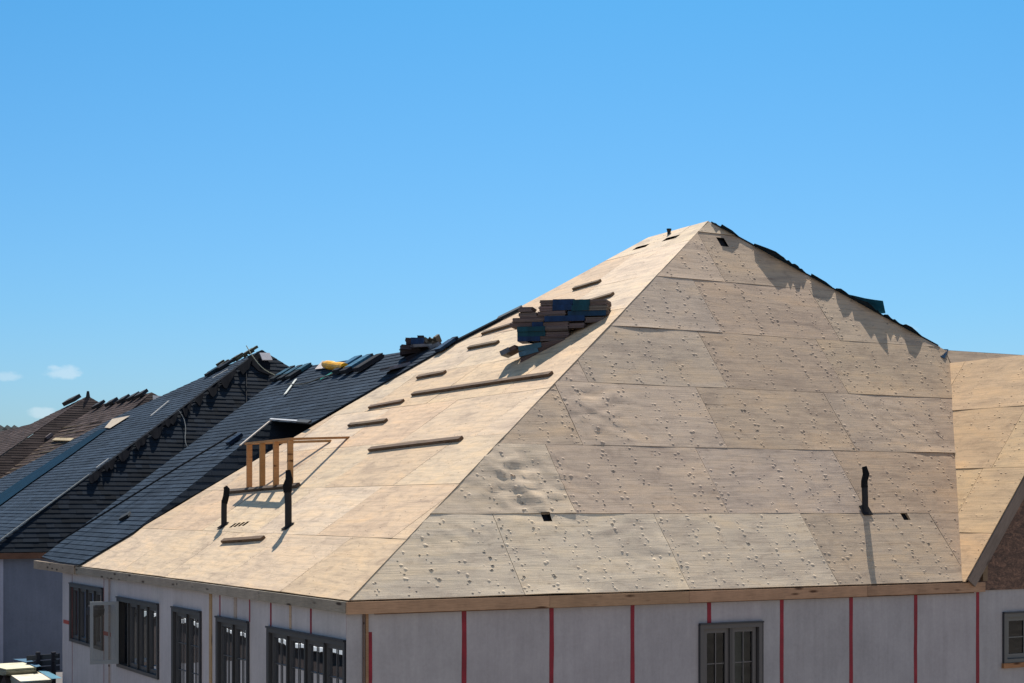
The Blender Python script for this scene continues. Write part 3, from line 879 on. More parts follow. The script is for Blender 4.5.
# ================================================================== shingled roof behind (second house)
def SH(): 
    k = random.choice([.88, .95, 1.0, 1.0, 1.06, 1.14]); return (.031 * k, .044 * k, .062 * k)
def SH_shade():  # same shingle dimmed, shade of the camera-facing slope put into colour
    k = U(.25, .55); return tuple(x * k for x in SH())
def SHB():
    k = random.choice([.8, .9, 1.0, 1.0, 1.1, 1.25]); return (.068 * k, .050 * k, .045 * k)
nb = thing('house', (P4.x, P4.y + 2, 0), 'house with dark blue grey shingled slope directly left of the plywood roof', 'house')
FA = PL(F1.o + F1.n * .03 , F1.u, F1.v)
T = [F1.puv(75.5, 567.3), F1.puv(450, 345), F1.puv(291, 369), F1.puv(42, 557)]
m = MB()
shingles(m, FA, [FA.puv(*p) for p in ((75.5, 567.3), (134, 532), (272, 421), (291, 369), (42, 557))], .14, SH, .009)
shingles(m, FA, [FA.puv(*p) for p in ((272, 421), (311, 424), (450, 345), (291, 369))], .14, SH, .009)
m.build('roof_slope', M['shingle'], nb)
# raised hipped bay, its dark side turned to the camera
hb = FA.ray(134, 532)
FB = FA; ht = FA.ray(272, 421)
nr = (ht - hb).cross(D2).normalized(); vv = D2.cross(nr).normalized()
if vv.z < 0: vv = -vv
FS = PL(hb, D2, vv)
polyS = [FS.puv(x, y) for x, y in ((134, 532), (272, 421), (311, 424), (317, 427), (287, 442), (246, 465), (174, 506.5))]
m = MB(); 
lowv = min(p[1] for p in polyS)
shingles(m, FS, polyS[:], .16, lambda: tuple(x * .6 for x in SH()), .006, vstart=lowv)  # shingle colour dimmed to carry the shade of this side
o = m.build('bay_slope', M['shingle'], nb); o['label'] = 'narrow side of the shingled bay, its shade put into the colour'
# drip edge strips
def pxtube(pl, pts, r, col, name, label, cat, h=.03, m_='plain', n=6, group=None):
    P = [pl.ray(*p) + pl.n * h for p in pts]
    # smooth
    Q = []
    for i in range(len(P) - 1):
        p0 = P[max(i - 1, 0)]; p1 = P[i]; p2 = P[i + 1]; p3 = P[min(i + 2, len(P) - 1)]
        for k in range(5):
            t = k / 5
            Q.append(.5 * ((2 * p1) + (p2 - p0) * t + (2 * p0 - 5 * p1 + 4 * p2 - p3) * t * t + (3 * p1 - p0 - 3 * p2 + p3) * t ** 3))
    Q.append(P[-1])
    return MB().tube(Q, r, n, col).single(name, M[m_], P[0], label, cat, group)
def pxbar(pl, p0, p1, w, t, col, name, label, cat, h=.02, m_='plain', group=None):
    a, b = pl.ray(*p0) + pl.n * h, pl.ray(*p1) + pl.n * h; d = b - a; L = d.length; d.normalize(); s = pl.n.cross(d).normalized()
    mb = MB().box(a, d, s, pl.n, (0, L), (-w / 2, w / 2), (0, t), col)
    return mb.single(name, M[m_], a, label, cat, group)
pxbar(FB, (241.5, 447), (272, 422), .07, .02, (.62, .52, .42), 'edge_strip', 'pale strip sloping up to the corner above the dormer frame', 'edge strip', .03)
pxbar(FA, (272, 421.6), (299, 423.6), .035, .012, (.50, .50, .50), 'edge_strip', 'pale grey strip lying level along the bay top', 'edge strip', .06)
pxbar(FA, (300, 424.4), (312, 425.4), .09, .03, (.03, .035, .04), 'shingle_slab', 'dark shingle slab at the right end of the pale level strip', 'shingle', .06)
pxbar(FB, (229.5, 446.5), (242.5, 437.5), .20, .07, (.004, .012, .03), 'shingle_bundle', 'blue wrapped bundle just left of the dormer frame top', 'shingle bundle', .03, 'wrap')
pxtube(FA, [(60, 548), (100, 523), (135, 501), (190, 467), (240, 437)], .018, (.012, .012, .014), 'cable', 'thin black line running up the shingles to the blue bundle', 'cable', .12)
pxbar(FA, (122, 521), (131, 516), .22, .05, (.01, .014, .018), 'shingle_slab', 'loose dark shingle scrap low on the shingled slope', 'shingle', .03)
# roof edge strip + walls of that house
m = MB(); ea = F1.uv(P4)[0]; eb = T[3][0]
m.box(C, D1, D2, Z, (ea + .01, eb + .05), (-.05, .02), (-.16, -.0), (.33, .25, .18)); m.build('fascia_board', M['lumber'], nb)
m = MB()
m.box(C, D1, D2, Z, (wu1 + .15, wu1 + 5), (2.2, 9), (-E, -.1), (.30, .29, .31)); m.build('wall', M['board'], nb)
m = MB(); a_ = FA.ray(450, 345); b_ = FA.ray(291, 369); c_ = FA.ray(42, 557)
m.face([a_, b_, b_ + D2 * 6 - Z * 4, a_ + D2 * 6 - Z * 3.8], (.05, .05, .06)); m.face([b_, c_, c_ + D2 * 8, b_ + D2 * 6 - Z * 4], (.05, .05, .06))
m.build('roof_slope', M['shingle'], nb)

# bundles, ridge clutter on this roof
RG = 'loose shingle bundles along the dark ridge'
def slab(pl, px, py, L, W, H, ang, col, wrap, label, tilt=0, group=RG, h=.03, base_n=None):
    c = pl.ray(px, py) + pl.n * h; an = rad(ang)
    a = pl.v * math.cos(an) + pl.u * math.sin(an); b = -pl.v * math.sin(an) + pl.u * math.cos(an); n = pl.n
    if tilt:
        t = rad(tilt); a, n = a * math.cos(t) - n * math.sin(t), n * math.cos(t) + a * math.sin(t)
    return bundle(c, a, b, n, L, W, H, col, wrap, label, group)
dkc = (.030, .034, .040)
slab(FA, 284, 376, .6, .30, .07, 0, dkc, (.3, .8, (.02, .06, .08)), 'leftmost dark bundle at the left end of the shingled ridge', 2)
slab(FA, 292, 375, .6, .30, .07, 0, dkc, (.3, .8, (.02, .06, .08)), 'second dark bundle from the left end of the shingled ridge', 2)
slab(FA, 300, 373.5, .6, .30, .07, 0, dkc, (.5, .95, (.02, .07, .09)), 'third dark bundle from the left end of the shingled ridge', 2)
slab(FA, 349, 368, .62, .32, .09, 0, dkc, (.35, 1, (.02, .10, .17)), 'blue wrapped bundle right beside the yellow roll', 3)
slab(FA, 359, 367, .7, .32, .09, 0, dkc, (.2, .9, (.03, .11, .17)), 'blue wrapped bundle second right of the yellow roll', 3)
slab(FA, 370, 366, .6, .32, .09, 0, (.04, .04, .045), None, 'unwrapped grey bundle third right of the yellow roll', 3)
PLg = 'bundles of the heap at the top of the dark slope'
HY0 = FA.ray(418, 357).y
def lump(x0, x1, y0, y1, dy, W, col, wrap, label, tilt=0, yaw=0):
    yy = HY0 + dy; a0, a1 = at(x0, y1, yy), at(x1, y1, yy); L = (a1 - a0).length; H = (y1 - y0) / F * yy
    t_, w_ = rad(tilt), rad(yaw)
    a = Vector((math.cos(w_) * math.cos(t_), math.sin(w_) * math.cos(t_), math.sin(t_))); b = Vector((-math.sin(w_), math.cos(w_), 0)); n = a.cross(b)
    return bundle((a0 + a1) / 2, a, b, n, L, W, H, col, wrap, label, PLg)
DK = (.035, .03, .034)
lump(404, 423, 359, 368, .3, .5, DK, None, 'lowest dark bundle at the foot of the ridge heap', 24, 8)
lump(408, 437, 353, 360, .5, .6, (.028, .026, .032), None, 'wide dark bundle low in the middle of the ridge heap', 20, 0)
lump(401, 421, 349.5, 354.5, .5, .5, (.05, .042, .045), None, 'brown grey bundle in the middle left of the ridge heap', 8, 5)
lump(420, 438, 348.5, 353.5, .6, .5, DK, None, 'dark bundle in the middle right of the ridge heap', 14, -6)
lump(400.5, 411, 345.5, 350, .3, .35, (.06, .05, .055), None, 'small brown block at the left edge of the ridge heap', -4, 10)
lump(409, 430, 345.8, 348.2, .3, .55, (.12, .12, .13), (.1, 1, (.17, .17, .18)), 'thin pale grey sheet pack across the ridge heap', 3, 12)
lump(430, 443, 345, 349, .2, .45, (.10, .11, .12), (.1, .9, (.13, .15, .18)), 'grey pack sloping up at the right of the ridge heap', 27, 0)
lump(406, 424, 339, 345.6, .4, .4, (.05, .04, .045), (.3, 1, (.006, .03, .09)), 'blue wrapped bundle standing near the top of the ridge heap', -3, 0)
lump(418, 424.5, 336, 339, .5, .25, (.05, .045, .05), None, 'small block on the very top of the ridge heap', 0, 0)
lump(384, 407, 365.5, 368.5, -.1, .5, (.06, .06, .065), (0, 1, (.15, .16, .19)), 'pale grey pack lying at the lower left of the ridge heap', 14, 25)
lump(388, 403, 369, 373, .2, .3, (.02, .02, .025), None, 'added black block under the pale grey pack at the lower left of the heap, standing in for its shadow', 30, 0)  # black block standing in for the shadow under the grey pack
slab(FA, 448, 346, .45, .2, .05, 0, (.02, .03, .05), (0, .8, (.006, .03, .07)), 'thin blue bundle where the plywood begins right of the heap', 0, PLg, .02)
pxbar(F1, (449, 346.5), (503, 319.3), .13, .05, (.014, .017, .022), 'underlayment_strip', 'narrow dark strip along the plywood edge above the heap', 'underlayment', .0, 'felt')
m = MB()
for i in range(26):
    c0 = at(U(426, 438), U(339, 347), HY0 + .5); s_ = U(.03, .08); a = Vector((U(-1, 1), U(-1, 1), U(-1, 1))).normalized(); b = a.orthogonal().normalized()
    m.box(c0, a, b, a.cross(b), (-s_, s_), (-s_ * .8, s_ * .8), (-s_ * .4, s_ * .4), jit((.07, .055, .04), .3))
m.single('scrap_heap', M['plain'], FA.ray(432, 349), 'crumpled brown scraps on the ridge heap', 'scraps')
# dark wrap at plywood edge, near (505..520, 310..320)
pxbar(F1, (499, 320.5), (522, 309.3), .16, .05, (.02, .03, .04), 'shingle_slab', 'thin dark slab on the plywood edge left of the big stack', 'shingle', .01)
# yellow roll
yr0, yr1 = FA.ray(327, 368) + FA.n * .09, FA.ray(347, 371) + FA.n * .09
t = thing('yellow_roll', yr0, 'bright yellow plastic covered roll lying on the dark ridge', 'roll')
m = MB(); n = 8; pts = [yr0.lerp(yr1, i / n) for i in range(n + 1)]
m.tube(pts, [.07] + [.09 * U(.9, 1.08) for _ in range(n - 1)] + [.09], 12, (.85, .40, .008)); m.build('cover', M['wrap'], t)
m = MB(); dirn = (yr1 - yr0).normalized(); m.tube([yr0 - dirn * .03, yr0 + dirn * .03], [.07, .075], 10, (.10, .07, .03)); m.build('roll_core', M['plain'], t)
pa = [FA.ray(*p) + FA.n * .05 for p in ((316, 371), (324, 362), (328, 370))]
m = MB(); m.face(pa, (.45, .38, .34)); m.face([p - FA.n * .01 for p in pa[::-1]], (.45, .38, .34))
for i in range(3): m.face([pa[i], pa[(i + 1) % 3], pa[(i + 1) % 3] - FA.n * .01, pa[i] - FA.n * .01], (.4, .34, .3))
m.single('paper_sheet', M['plain'], pa[0], 'pale triangular paper sheet left of the yellow roll', 'paper')
pxbar(FA, (321.5, 381), (343, 369), .12, .01, (.01, .20, .15), 'green_strap', 'green strap hanging down the shingles below the yellow roll', 'strap', .04, 'wrap')
pxbar(FA, (286, 396), (297, 381), .06, .012, (.62, .62, .55), 'paper_strip', 'white strip on the shingles below the left ridge bundles', 'strip', .04)

# ================================================================== third house (dark shingles, left)
def line_u(pl, px, py): return pl.puv(px, py)
OB = CAM + Vector((0, 38, 0)); OB = Vector((OB.x, OB.y, E)); OB = PL(OB, D2, Z).o + D2 * 0
z38 = (HY - 552.0)
yB = -(CAMZ - E) * F / (HY - 552.5)
yB = abs(yB)
PB = Vector(((20 - 512) / F * yB, yB, E))
G2 = PL(PB, D2, D1 * math.cos(A2_) + Z * math.sin(A2_))
apB = G2.ray(262, 350)
hipm = G2.ray(30, 520)
G1 = PL(apB, D1, hipm - apB)
if G1.v.z < 0: G1.v = -G1.v
tB = (apB.z - E) / (apB - hipm).normalized().z
cornB = apB - (apB - hipm).normalized() * tB
print('B', apB, cornB, 'z', apB.z - E)
hb3 = thing('house', (cornB.x, cornB.y, 0), 'dark shingled house with pointed hip roof, second behind the plywood roof', 'house')
m = MB()
polyG2 = [G2.uv(cornB), (G2.uv(cornB)[0] + 16, 0), G2.puv(430, 455), G2.uv(apB)]
shingles(m, G2, polyG2, .15, SH_shade, .011, wmin=.12, wmax=.45)
o = m.build('roof_slope', M['shingle'], hb3); o['label'] = 'slope facing the camera with wide horizontal courses, shade put into its colour'
m = MB()
G1n = [G1.uv(cornB), G1.uv(apB), G1.puv(113, 418.5), G1.puv(-20, 490), G1.puv(-90, 528)]
G1 = PL(cornB, D1, apB - cornB)
G1n = [G1.uv(cornB), G1.uv(apB), G1.puv(113, 418.5), G1.puv(-20, 490), G1.puv(-100, 534)]
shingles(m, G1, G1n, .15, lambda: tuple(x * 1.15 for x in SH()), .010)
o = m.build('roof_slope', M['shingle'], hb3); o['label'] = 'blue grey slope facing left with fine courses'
m = MB(); q_ = G1.ray(113, 418.5)
m.face([apB, G2.ray(430, 455), G2.ray(430, 455) + D1 * 6, q_ + D2 * 8 - Z * 2, q_], (.04, .045, .05)); m.build('roof_slope', M['shingle'], hb3)
WB = PL(PB + D1 * .15, D2, Z)
m = MB(); u0 = WB.puv(0, 560)[0]; ulen = 12
m.box(WB.o, D2, D1, Z, (u0 - 3.2, u0 + ulen), (0, 8), (-E, -.1), (.20, .22, .27)); o = m.build('wall', M['board'], hb3)
m = MB(); m.box(WB.o, D2, D1, Z, (u0 - .2, u0 + .07), (-.03, -.002), (-E, -.12), (.45, .45, .52)); m.build('corner_board', M['board'], hb3)
m = MB(); m.box(PB, D2, D1, Z, (G2.uv(cornB)[0], u0 + ulen), (-.03, .03), (-.15, -.01), (.20, .10, .06)); m.build('fascia_board', M['lumber'], hb3)
# hip underlayment lumps
prof = []
x = 30
while x < 262:
    prof.append((x, 0)); w = U(8, 15)
    if 84 < x < 238:
        hgt = U(10, 22); prof += [(x + w * .15, hgt * .5), (x + w * .5, hgt), (x + w * .75, hgt * U(.5, 1)), (x + w * .9, 2)]
    x += w + U(1, 5)
prof.append((261, 0))
prof = sorted(prof)
cpx = G2.ray(25, 524)
prof = [(a, b * .8) for a, b in prof if a < 261]
flap(cpx, apB, prof, G2, 'underlayment_strip', 'torn black underlayment lumps along the hip of the dark shingled roof', (.012, .014, .018), 'underlayment', -D2 * .25 + D1 * .1 - Z * .14, (.95, .12), k=.0065)
def hipy(x):
    a, b = proj(cpx), proj(apB); return a[1] + (x - a[0]) * (b[1] - a[1]) / (b[0] - a[0])
x = 88
m = MB()
while x < 240:
    w_ = U(9, 17); n_ = 6; top = []; bt = []
    for i in range(n_ + 1):
        t_ = i / n_; xx = x + w_ * t_; top.append(G2.ray(xx, hipy(xx) + .3) + G2.n * .05)
        d_ = (4 + 8 * math.sin(math.pi * min(1, t_ * 1.15 + .05)) ** .7) * U(.75, 1.15) * (1 if R() < .8 else .6); bt.append(G2.ray(xx + 1.5, hipy(xx) + d_) + G2.n * U(.06, .10))
    for i in range(n_):
        m.face([bt[i], bt[i + 1], top[i + 1], top[i]], (.005, .006, .009)); m.face([top[i], top[i + 1], bt[i + 1] - G2.n * .02, bt[i] - G2.n * .02], (.005, .006, .009))
        m.face([bt[i], bt[i] - G2.n * .02, bt[i + 1] - G2.n * .02, bt[i + 1]], (.005, .006, .009))
    x += w_ + U(0, 4)
m.single('underlayment_edge', M['felt'], G2.ray(160, hipy(160)), 'row of drooping black underlayment tongues below the dark hip', 'underlayment')
pxbar(G1, (2, hipy(2)), (90, hipy(90) - .5), .04, .02, (.30, .29, .25), 'edge_strip', 'pale hip strip along the lower end of the dark hip', 'edge strip', .03)
for (p0, p1, lab) in (((98, 470), (110, 461), 'small pale strip low on the dark hip'), ((152, 418), (170, 403), 'pale strip lying in the middle of the blue grey slope'),
                      ((214, 380), (229, 371.5), 'pale strip near the top of the dark hip'), ((226, 352), (243, 344), '')):
    if lab: pxbar(G1, p0, p1, .045, .02, (.5, .47, .42), 'paper_strip', lab, 'strip', .06)
pxtube(G2, [(244, 352), (250, 362), (260, 374), (272, 381), (285, 385), (300, 386)], .013, (.42, .40, .28), 'rope', 'pale rope drooping from the dark peak across to the ridge', 'rope', .25)
pxtube(FA, [(289, 386), (305, 386), (322, 380), (340, 374), (352, 368)], .014, (.06, .06, .05), 'cable', 'dark cable along the shingles under the ridge bundles', 'cable', .05)
pxtube(G2, [(178, 412), (183, 420), (185, 430), (184.5, 440), (186, 447), (190, 450)], .011, (.22, .22, .20), 'rope', 'short pale rope hanging on the dark slope below the hip', 'rope', .06)
pxtube(G2, [(246, 362), (246, 380), (246, 405)], .012, (.01, .01, .012), 'cable', 'black vertical line down the dark slope under the peak', 'cable', .04)
pxbar(G2, (260, 359), (270, 359), .28, .03, (.42, .40, .42), 'vent_cover', 'pale square vent cover just under the dark peak', 'vent cover', .08)
m = MB(); uvp = [G2.puv(x, y) for x, y in ((247, 357), (262, 356), (270, 365), (269, 376), (258, 372), (252, 366))]
m.face([G2.pt(a, b, .05) for a, b in uvp], (.008, .009, .012)); m.face([G2.pt(a, b, .035) for a, b in uvp][::-1], (.008, .009, .012))
for i in range(6): a, b = uvp[i], uvp[(i + 1) % 6]; m.face([G2.pt(*a, .05), G2.pt(*b, .05), G2.pt(*b, .03), G2.pt(*a, .03)], (.01, .01, .012))
m.single('underlayment_patch', M['felt'], G2.ray(258, 365), 'black underlayment patch below the pale vent cover', 'underlayment')
slab(G1, 216, 372, .6, .3, .08, 0, dkc, (.2, .7, (.012, .03, .04)), 'dark bundle on the far edge left of the dark peak', 0, 'bundles on the dark hip roof')
slab(G1, 227, 366.5, .5, .3, .08, 0, dkc, None, 'dark bundle nearer the dark peak, above the other one', 0, 'bundles on the dark hip roof')
m = MB()
for i in range(14):
    px = U(222, 256); c0 = G1.ray(px, 352 + (256 - px) * .42) + G1.n * U(0, .1); s_ = U(.03, .08)
    m.box(c0, G1.v, G1.u, G1.n, (-s_ * 2, s_ * 2), (-s_, s_), (-.02, .05), jit((.05, .05, .035), .3))
m.single('scrap_row', M['plain'], G1.ray(240, 358), 'row of small dark scraps on the edge left of the dark peak', 'scraps')
# blue underlayment strip and plywood scrap on its left slope
A_ = [G1.ray(*p) + G1.n * .04 for p in ((99, 431), (60, 456), (20, 482), (-25, 512))]; B_ = [G1.ray(*p) + G1.n * .045 for p in ((108, 430), (72, 456), (33, 483), (-8, 513))]
sheet(A_, B_, (.004, .026, .05), 'underlayment_strip', 'deep blue underlayment band down the blue grey slope', 'underlayment')
A_ = [G1.ray(*p) + G1.n * .05 for p in ((105.5, 429), (113, 420.3))]; B_ = [G1.ray(*p) + G1.n * .05 for p in ((111, 429.5), (131, 417))]
sheet(A_, B_, (.46, .36, .26), 'plywood_scrap', 'small bare plywood piece at the head of the blue band', 'plywood', 'plain')

# ================================================================== far brown roofs
def roof2(apx, apz, hip_px, left_px, right_px, lab, cf, e2, extra=None, courses=.18):
    """hip roof seen far away: apex pixel+height, a pixel on the front hip, outline pixels of the two slopes"""
    y = (apz + E - CAMZ) * F / (HY - apx[1]); ap = at(apx[0], apx[1], y)
    p2 = PL(ap, D2, D1 * math.cos(A2_) + Z * math.sin(A2_))
    hp = p2.ray(*hip_px); p1 = PL(hp, D1, ap - hp)
    t = thing('house', (ap.x, ap.y, 0), lab, 'house')
    m = MB(); pl_ = [p1.puv(*q) for q in left_px]; shingles(m, p1, pl_, courses, cf, .01, vstart=min(q[1] for q in pl_), wmin=.3, wmax=.9); m.build('roof_slope', M['shingle'], t)
    m = MB(); pl_ = [p2.puv(*q) for q in right_px]; shingles(m, p2, pl_, e2, lambda: tuple(x * .8 for x in cf()), .008, vstart=min(q[1] for q in pl_), wmin=.3, wmax=.9); m.build('roof_slope', M['shingle'], t)  # camera-facing slope dimmed, its shade put into the shingle colour
    m = MB(); m.box(Vector((ap.x, ap.y, 0)), D2, D1, Z, (-7, 7), (-3.5, 4), (0, E - .4), (.28, .27, .28)); m.build('wall', M['board'], t)
    # far side slopes
    L0 = [p1.ray(*q) for q in left_px[1:3]]; R0 = [p2.ray(*q) for q in right_px[1:3]]
    m = MB(); m.face([ap, L0[0], L0[0] + D1 * 3 + D2 * 4 - Z * 3, ap + D1 * 5 - Z * 4.5], (.08, .07, .06)); m.face([ap, R0[0], R0[0] + D1 * 4 - Z * 3, ap + D1 * 5 - Z * 4.5], (.08, .07, .06))
    m.build('roof_slope', M['shingle'], t)
    return t, p1, p2, ap
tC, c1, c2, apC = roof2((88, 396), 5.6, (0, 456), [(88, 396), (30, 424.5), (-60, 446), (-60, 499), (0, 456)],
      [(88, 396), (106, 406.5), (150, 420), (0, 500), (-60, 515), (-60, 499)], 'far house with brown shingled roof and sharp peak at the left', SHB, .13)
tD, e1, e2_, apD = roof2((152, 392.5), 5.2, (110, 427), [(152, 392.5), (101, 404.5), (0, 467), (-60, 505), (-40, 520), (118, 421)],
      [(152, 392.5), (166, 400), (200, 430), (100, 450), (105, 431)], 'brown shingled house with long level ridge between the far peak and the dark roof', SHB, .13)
# brown lower courses under it
m = MB(); pl_ = [e1.puv(*q) for q in ((118, 420), (60, 428), (-60, 505), (-60, 560), (60, 480), (118, 440))]
shingles(m, e1, pl_, .26, lambda: jit((.10, .075, .055), .2), .05, base=-.03, vstart=min(q[1] for q in pl_), wmin=.5, wmax=1.6)
o = m.build('roof_slope', M['shingle'], tD); o['label'] = 'rough brown lower courses still unfinished'
pxbar(e1, (55, 441), (74, 441.5), .16, .04, (.50, .38, .22), 'loose_board', 'pale loose board lying across the far brown roof', 'board', .06, 'lumber')
pxbar(e1, (43.5, 441), (51.5, 438), .30, .12, (.16, .13, .13), 'shingle_bundle', 'grey bundle left of the pale board on the far brown roof', 'shingle bundle', .04)
for i, (px, py) in enumerate(((99, 407), (112, 404.5), (124, 401.5), (134, 399), (142, 396.5))):
    o = pxbar(e1, (px - 3, py + 2), (px + 5, py - 2), .32, .12, (.022, .022, .025), 'shingle_bundle',
          ['first', 'second', 'third', 'fourth', 'last'][i] + ' dark bundle from the left on the far brown ridge', 'shingle bundle', .05, group='bundles along the far brown ridge')
pxbar(c1, (68, 405.5), (79, 400.5), .4, .16, (.03, .028, .028), 'shingle_bundle', 'dark bundle on the edge left of the far sharp peak', 'shingle bundle', .06)
m = MB(); m.tube([apC - Z * .1, apC + Z * .08, apC + Z * .2], [.10, .07, .05], 8, (.03, .03, .03)); m.single('finial', M['plain'], apC, 'small dark finial on the far sharp brown peak', 'finial')
A_ = [e2_.ray(*p) + e2_.n * .05 for p in ((152.5, 396), (161, 397))]; B_ = [e2_.ray(*p) + e2_.n * .05 for p in ((152.5, 401.5), (158, 402))]
sheet(A_, B_, (.30, .30, .30), 'felt_sheet', 'grey sheet just under the far right brown peak', 'sheet')
# green grey roof at far left
def SHG(): k = U(.7, 1.2); return (.05 * k, .065 * k, .06 * k)
tG, g1, g2, apG = roof2((10, 428), 5.4, (-8, 447), [(10, 428), (-12, 431), (-60, 440), (-60, 470), (-15, 450)], [(10, 428), (17, 432), (50, 450), (-10, 460), (-20, 455)],
      'farthest house with green grey roof at the left edge of the picture', SHG, .3)
for i, px in enumerate((-2, 5, 12)):
    pxbar(g2, (px, 436), (px + 5, 431.5), .5, .25, (.03, .045, .045), 'shingle_bundle', ['left', 'middle', 'right'][i] + ' dark green bundle on the farthest roof', 'shingle bundle', .1, group='bundles on the farthest roof')

# ================================================================== lower deck with pallets between the houses
yD = 31.0
dk = at(30, 683, yD); dz = dk.z - .35
t = thing('low_building', (at(5, 683, 33).x, 33, 0), 'low flat roofed structure between the two houses at the bottom left', 'building')
m = MB(); cc = Vector((at(5, 683, 33).x, 33, 0)); m.box(cc, D2, D1, Z, (-6, 2.2), (-4, 3.5), (0, dz), (.10, .09, .09)); m.build('flat_roof', M['plain'], t)
def deckpl(z): return PL((0, 0, z), Vector((1, 0, 0)), Vector((0, 1, 0)))
def stackb(corners, zt, h, col, n, label):
    p = deckpl(zt); pts = [p.ray(*c) for c in corners]
    ctr = sum(pts, Vector()) / 4
    t = thing('board_stack', Vector((ctr.x, ctr.y, dz)), label, 'board stack', 'stacks of pale boards on the low flat roof')
    mb = MB(); th = h / n
    for i in range(n):
        a = zt - th * (i + 1); b = zt - th * i - .006; j = Vector((U(-.02, .02), U(-.02, .02), 0))
        P = [q + j for q in pts]
        mb.face([Vector((q.x, q.y, b)) for q in P], jit(col, .06), [(q.x, q.y) for q in P]); mb.face([Vector((q.x, q.y, a)) for q in P[::-1]], col)
        for k in range(4):
            A, B = P[k], P[(k + 1) % 4]
            mb.face([Vector((A.x, A.y, a)), Vector((B.x, B.y, a)), Vector((B.x, B.y, b)), Vector((A.x, A.y, b))], jit(tuple(c * .5 for c in col), .2))
    mb.build('boards', M['lumber'], t)
    mb = MB()
    for k in (.1, .5, .9):
        A = pts[0].lerp(pts[3], k); B = pts[1].lerp(pts[2], k)
        mb.tube([Vector((A.x, A.y, (dz + zt - h) / 2)), Vector((B.x, B.y, (dz + zt - h) / 2))], max(.03, (zt - h - dz) / 2), 4, (.05, .035, .03))
    mb.build('bearers', M['lumber'], t)
    return pts
z1 = at(20, 668, 31.5).z
stackb([(6, 669), (36, 667), (25, 662), (-16, 664)], z1, .14, (.62, .58, .42), 3, 'rear stack of pale boards on the low flat roof')
z2 = z1 - .12
stackb([(22, 682), (52, 679), (36, 670.5), (6, 671.5)], z2, .16, (.66, .60, .46), 3, 'front stack of pale boards on the low flat roof')
p = deckpl(z2 + .01)
A_ = [p.ray(36, 669.5), p.ray(52, 679)]; B_ = [p.ray(44, 669.5), p.ray(62, 678)]
sheet(A_, B_, (.05, .17, .24), 'plastic_sheet', 'blue plastic sheet along the right side of the front board stack', 'plastic sheet', 'wrap')
p = deckpl(z1 + .01)
A_ = [p.ray(13, 659), p.ray(25, 662), p.ray(36, 667)]; B_ = [p.ray(27, 658.5), p.ray(34, 661.5), p.ray(41, 666)]
sheet(A_, B_, (.03, .10, .17), 'plastic_sheet', 'blue plastic sheet behind the rear board stack', 'plastic sheet', 'wrap')
# dark rail behind
ry = 32.2
t = thing('guard_rail', at(54, 683, ry), 'dark timber guard rail beside the wall at the bottom left', 'rail')
for px in (38, 53.5):
    m = MB(); a = at(px, 683, ry); a.z = dz; m.box(a, D1, D2, Z, (-.04, .04), (-.04, .04), (0, at(px, 652, ry).z - dz), (.03, .03, .04)); m.build('post', M['lumber'], t)
for y in (657, 663, 669):
    m = MB(); a, b = at(29, y + 1, ry + .2), at(61, y - 1.5, ry + .05); d = (b - a); L = d.length; d.normalize(); m.box(a, d, Z.cross(d), Z, (0, L), (-.10, -.05), (-.05, .05), (.04, .045, .055)); m.build('bar', M['lumber'], t)

# ================================================================== added house across the lane, unseen, so the panes have something to mirror
hx = thing('house', (-27, 40, 0), 'added timber house across the lane, unseen, there for the panes to mirror', 'house')
m = MB(); m.box(Vector((-27, 40, 0)), D2, D1, Z, (-4, 4), (-16, 18), (0, 5.0), (.05, .035, .03)); m.build('wall', M['plain'], hx)
m = MB()
for zz in (3.2,): m.box(Vector((-27, 40, zz)), D2, D1, Z, (4.02, 4.12), (-16, 18), (0, .10), (.8, .8, .78))
for k in range(40): m.box(Vector((-27, 40, 3.34)), D2, D1, Z, (4.03, 4.1), (-12 + k * .45, -11.95 + k * .45), (0, .3), (.35, .35, .34))
m.build('railing', M['plain'], hx)
m = MB(); r0 = Vector((-27, 40, 5.0))
m.face([r0 + D2 * 4.4 - D1 * 16.4, r0 + D2 * 4.4 + D1 * 18.4, r0 + D1 * 18.4 + Z * 1.6, r0 - D1 * 16.4 + Z * 1.6], (.10, .10, .10)); m.face([r0 - D2 * 4.4 - D1 * 16.4, r0 - D2 * 4.4 + D1 * 18.4, r0 + D1 * 18.4 + Z * 1.6, r0 - D1 * 16.4 + Z * 1.6], (.1, .1, .1))
m.build('roof', M['shingle'], hx)

# ================================================================== light, sky, camera
EL, AZ = 55.0, 6.0
S = Vector((math.sin(rad(AZ)) * math.cos(rad(EL)), math.cos(rad(AZ)) * math.cos(rad(EL)), math.sin(rad(EL))))
ld = bpy.data.lights.new('sun', 'SUN'); ld.energy = 5.0; ld.angle = rad(.53); ld.color = (1, .94, .86)
lo = bpy.data.objects.new('sun', ld); COL.objects.link(lo); lo.rotation_euler = (-S).to_track_quat('-Z', 'Y').to_euler()
w = bpy.data.worlds.new('World'); sc.world = w; w.use_nodes = True; nt = w.node_tree
bg = nt.nodes['Background']; sky = nt.nodes.new('ShaderNodeTexSky'); sky.sky_type = 'NISHITA'; sky.sun_disc = False
sky.sun_elevation = rad(EL); sky.sun_rotation = rad(AZ); sky.altitude = 100; sky.air_density = 1.0; sky.dust_density = 1.3; sky.ozone_density = 2.0
bg.inputs[1].default_value = .085
tc = nt.nodes.new('ShaderNodeTexCoord')
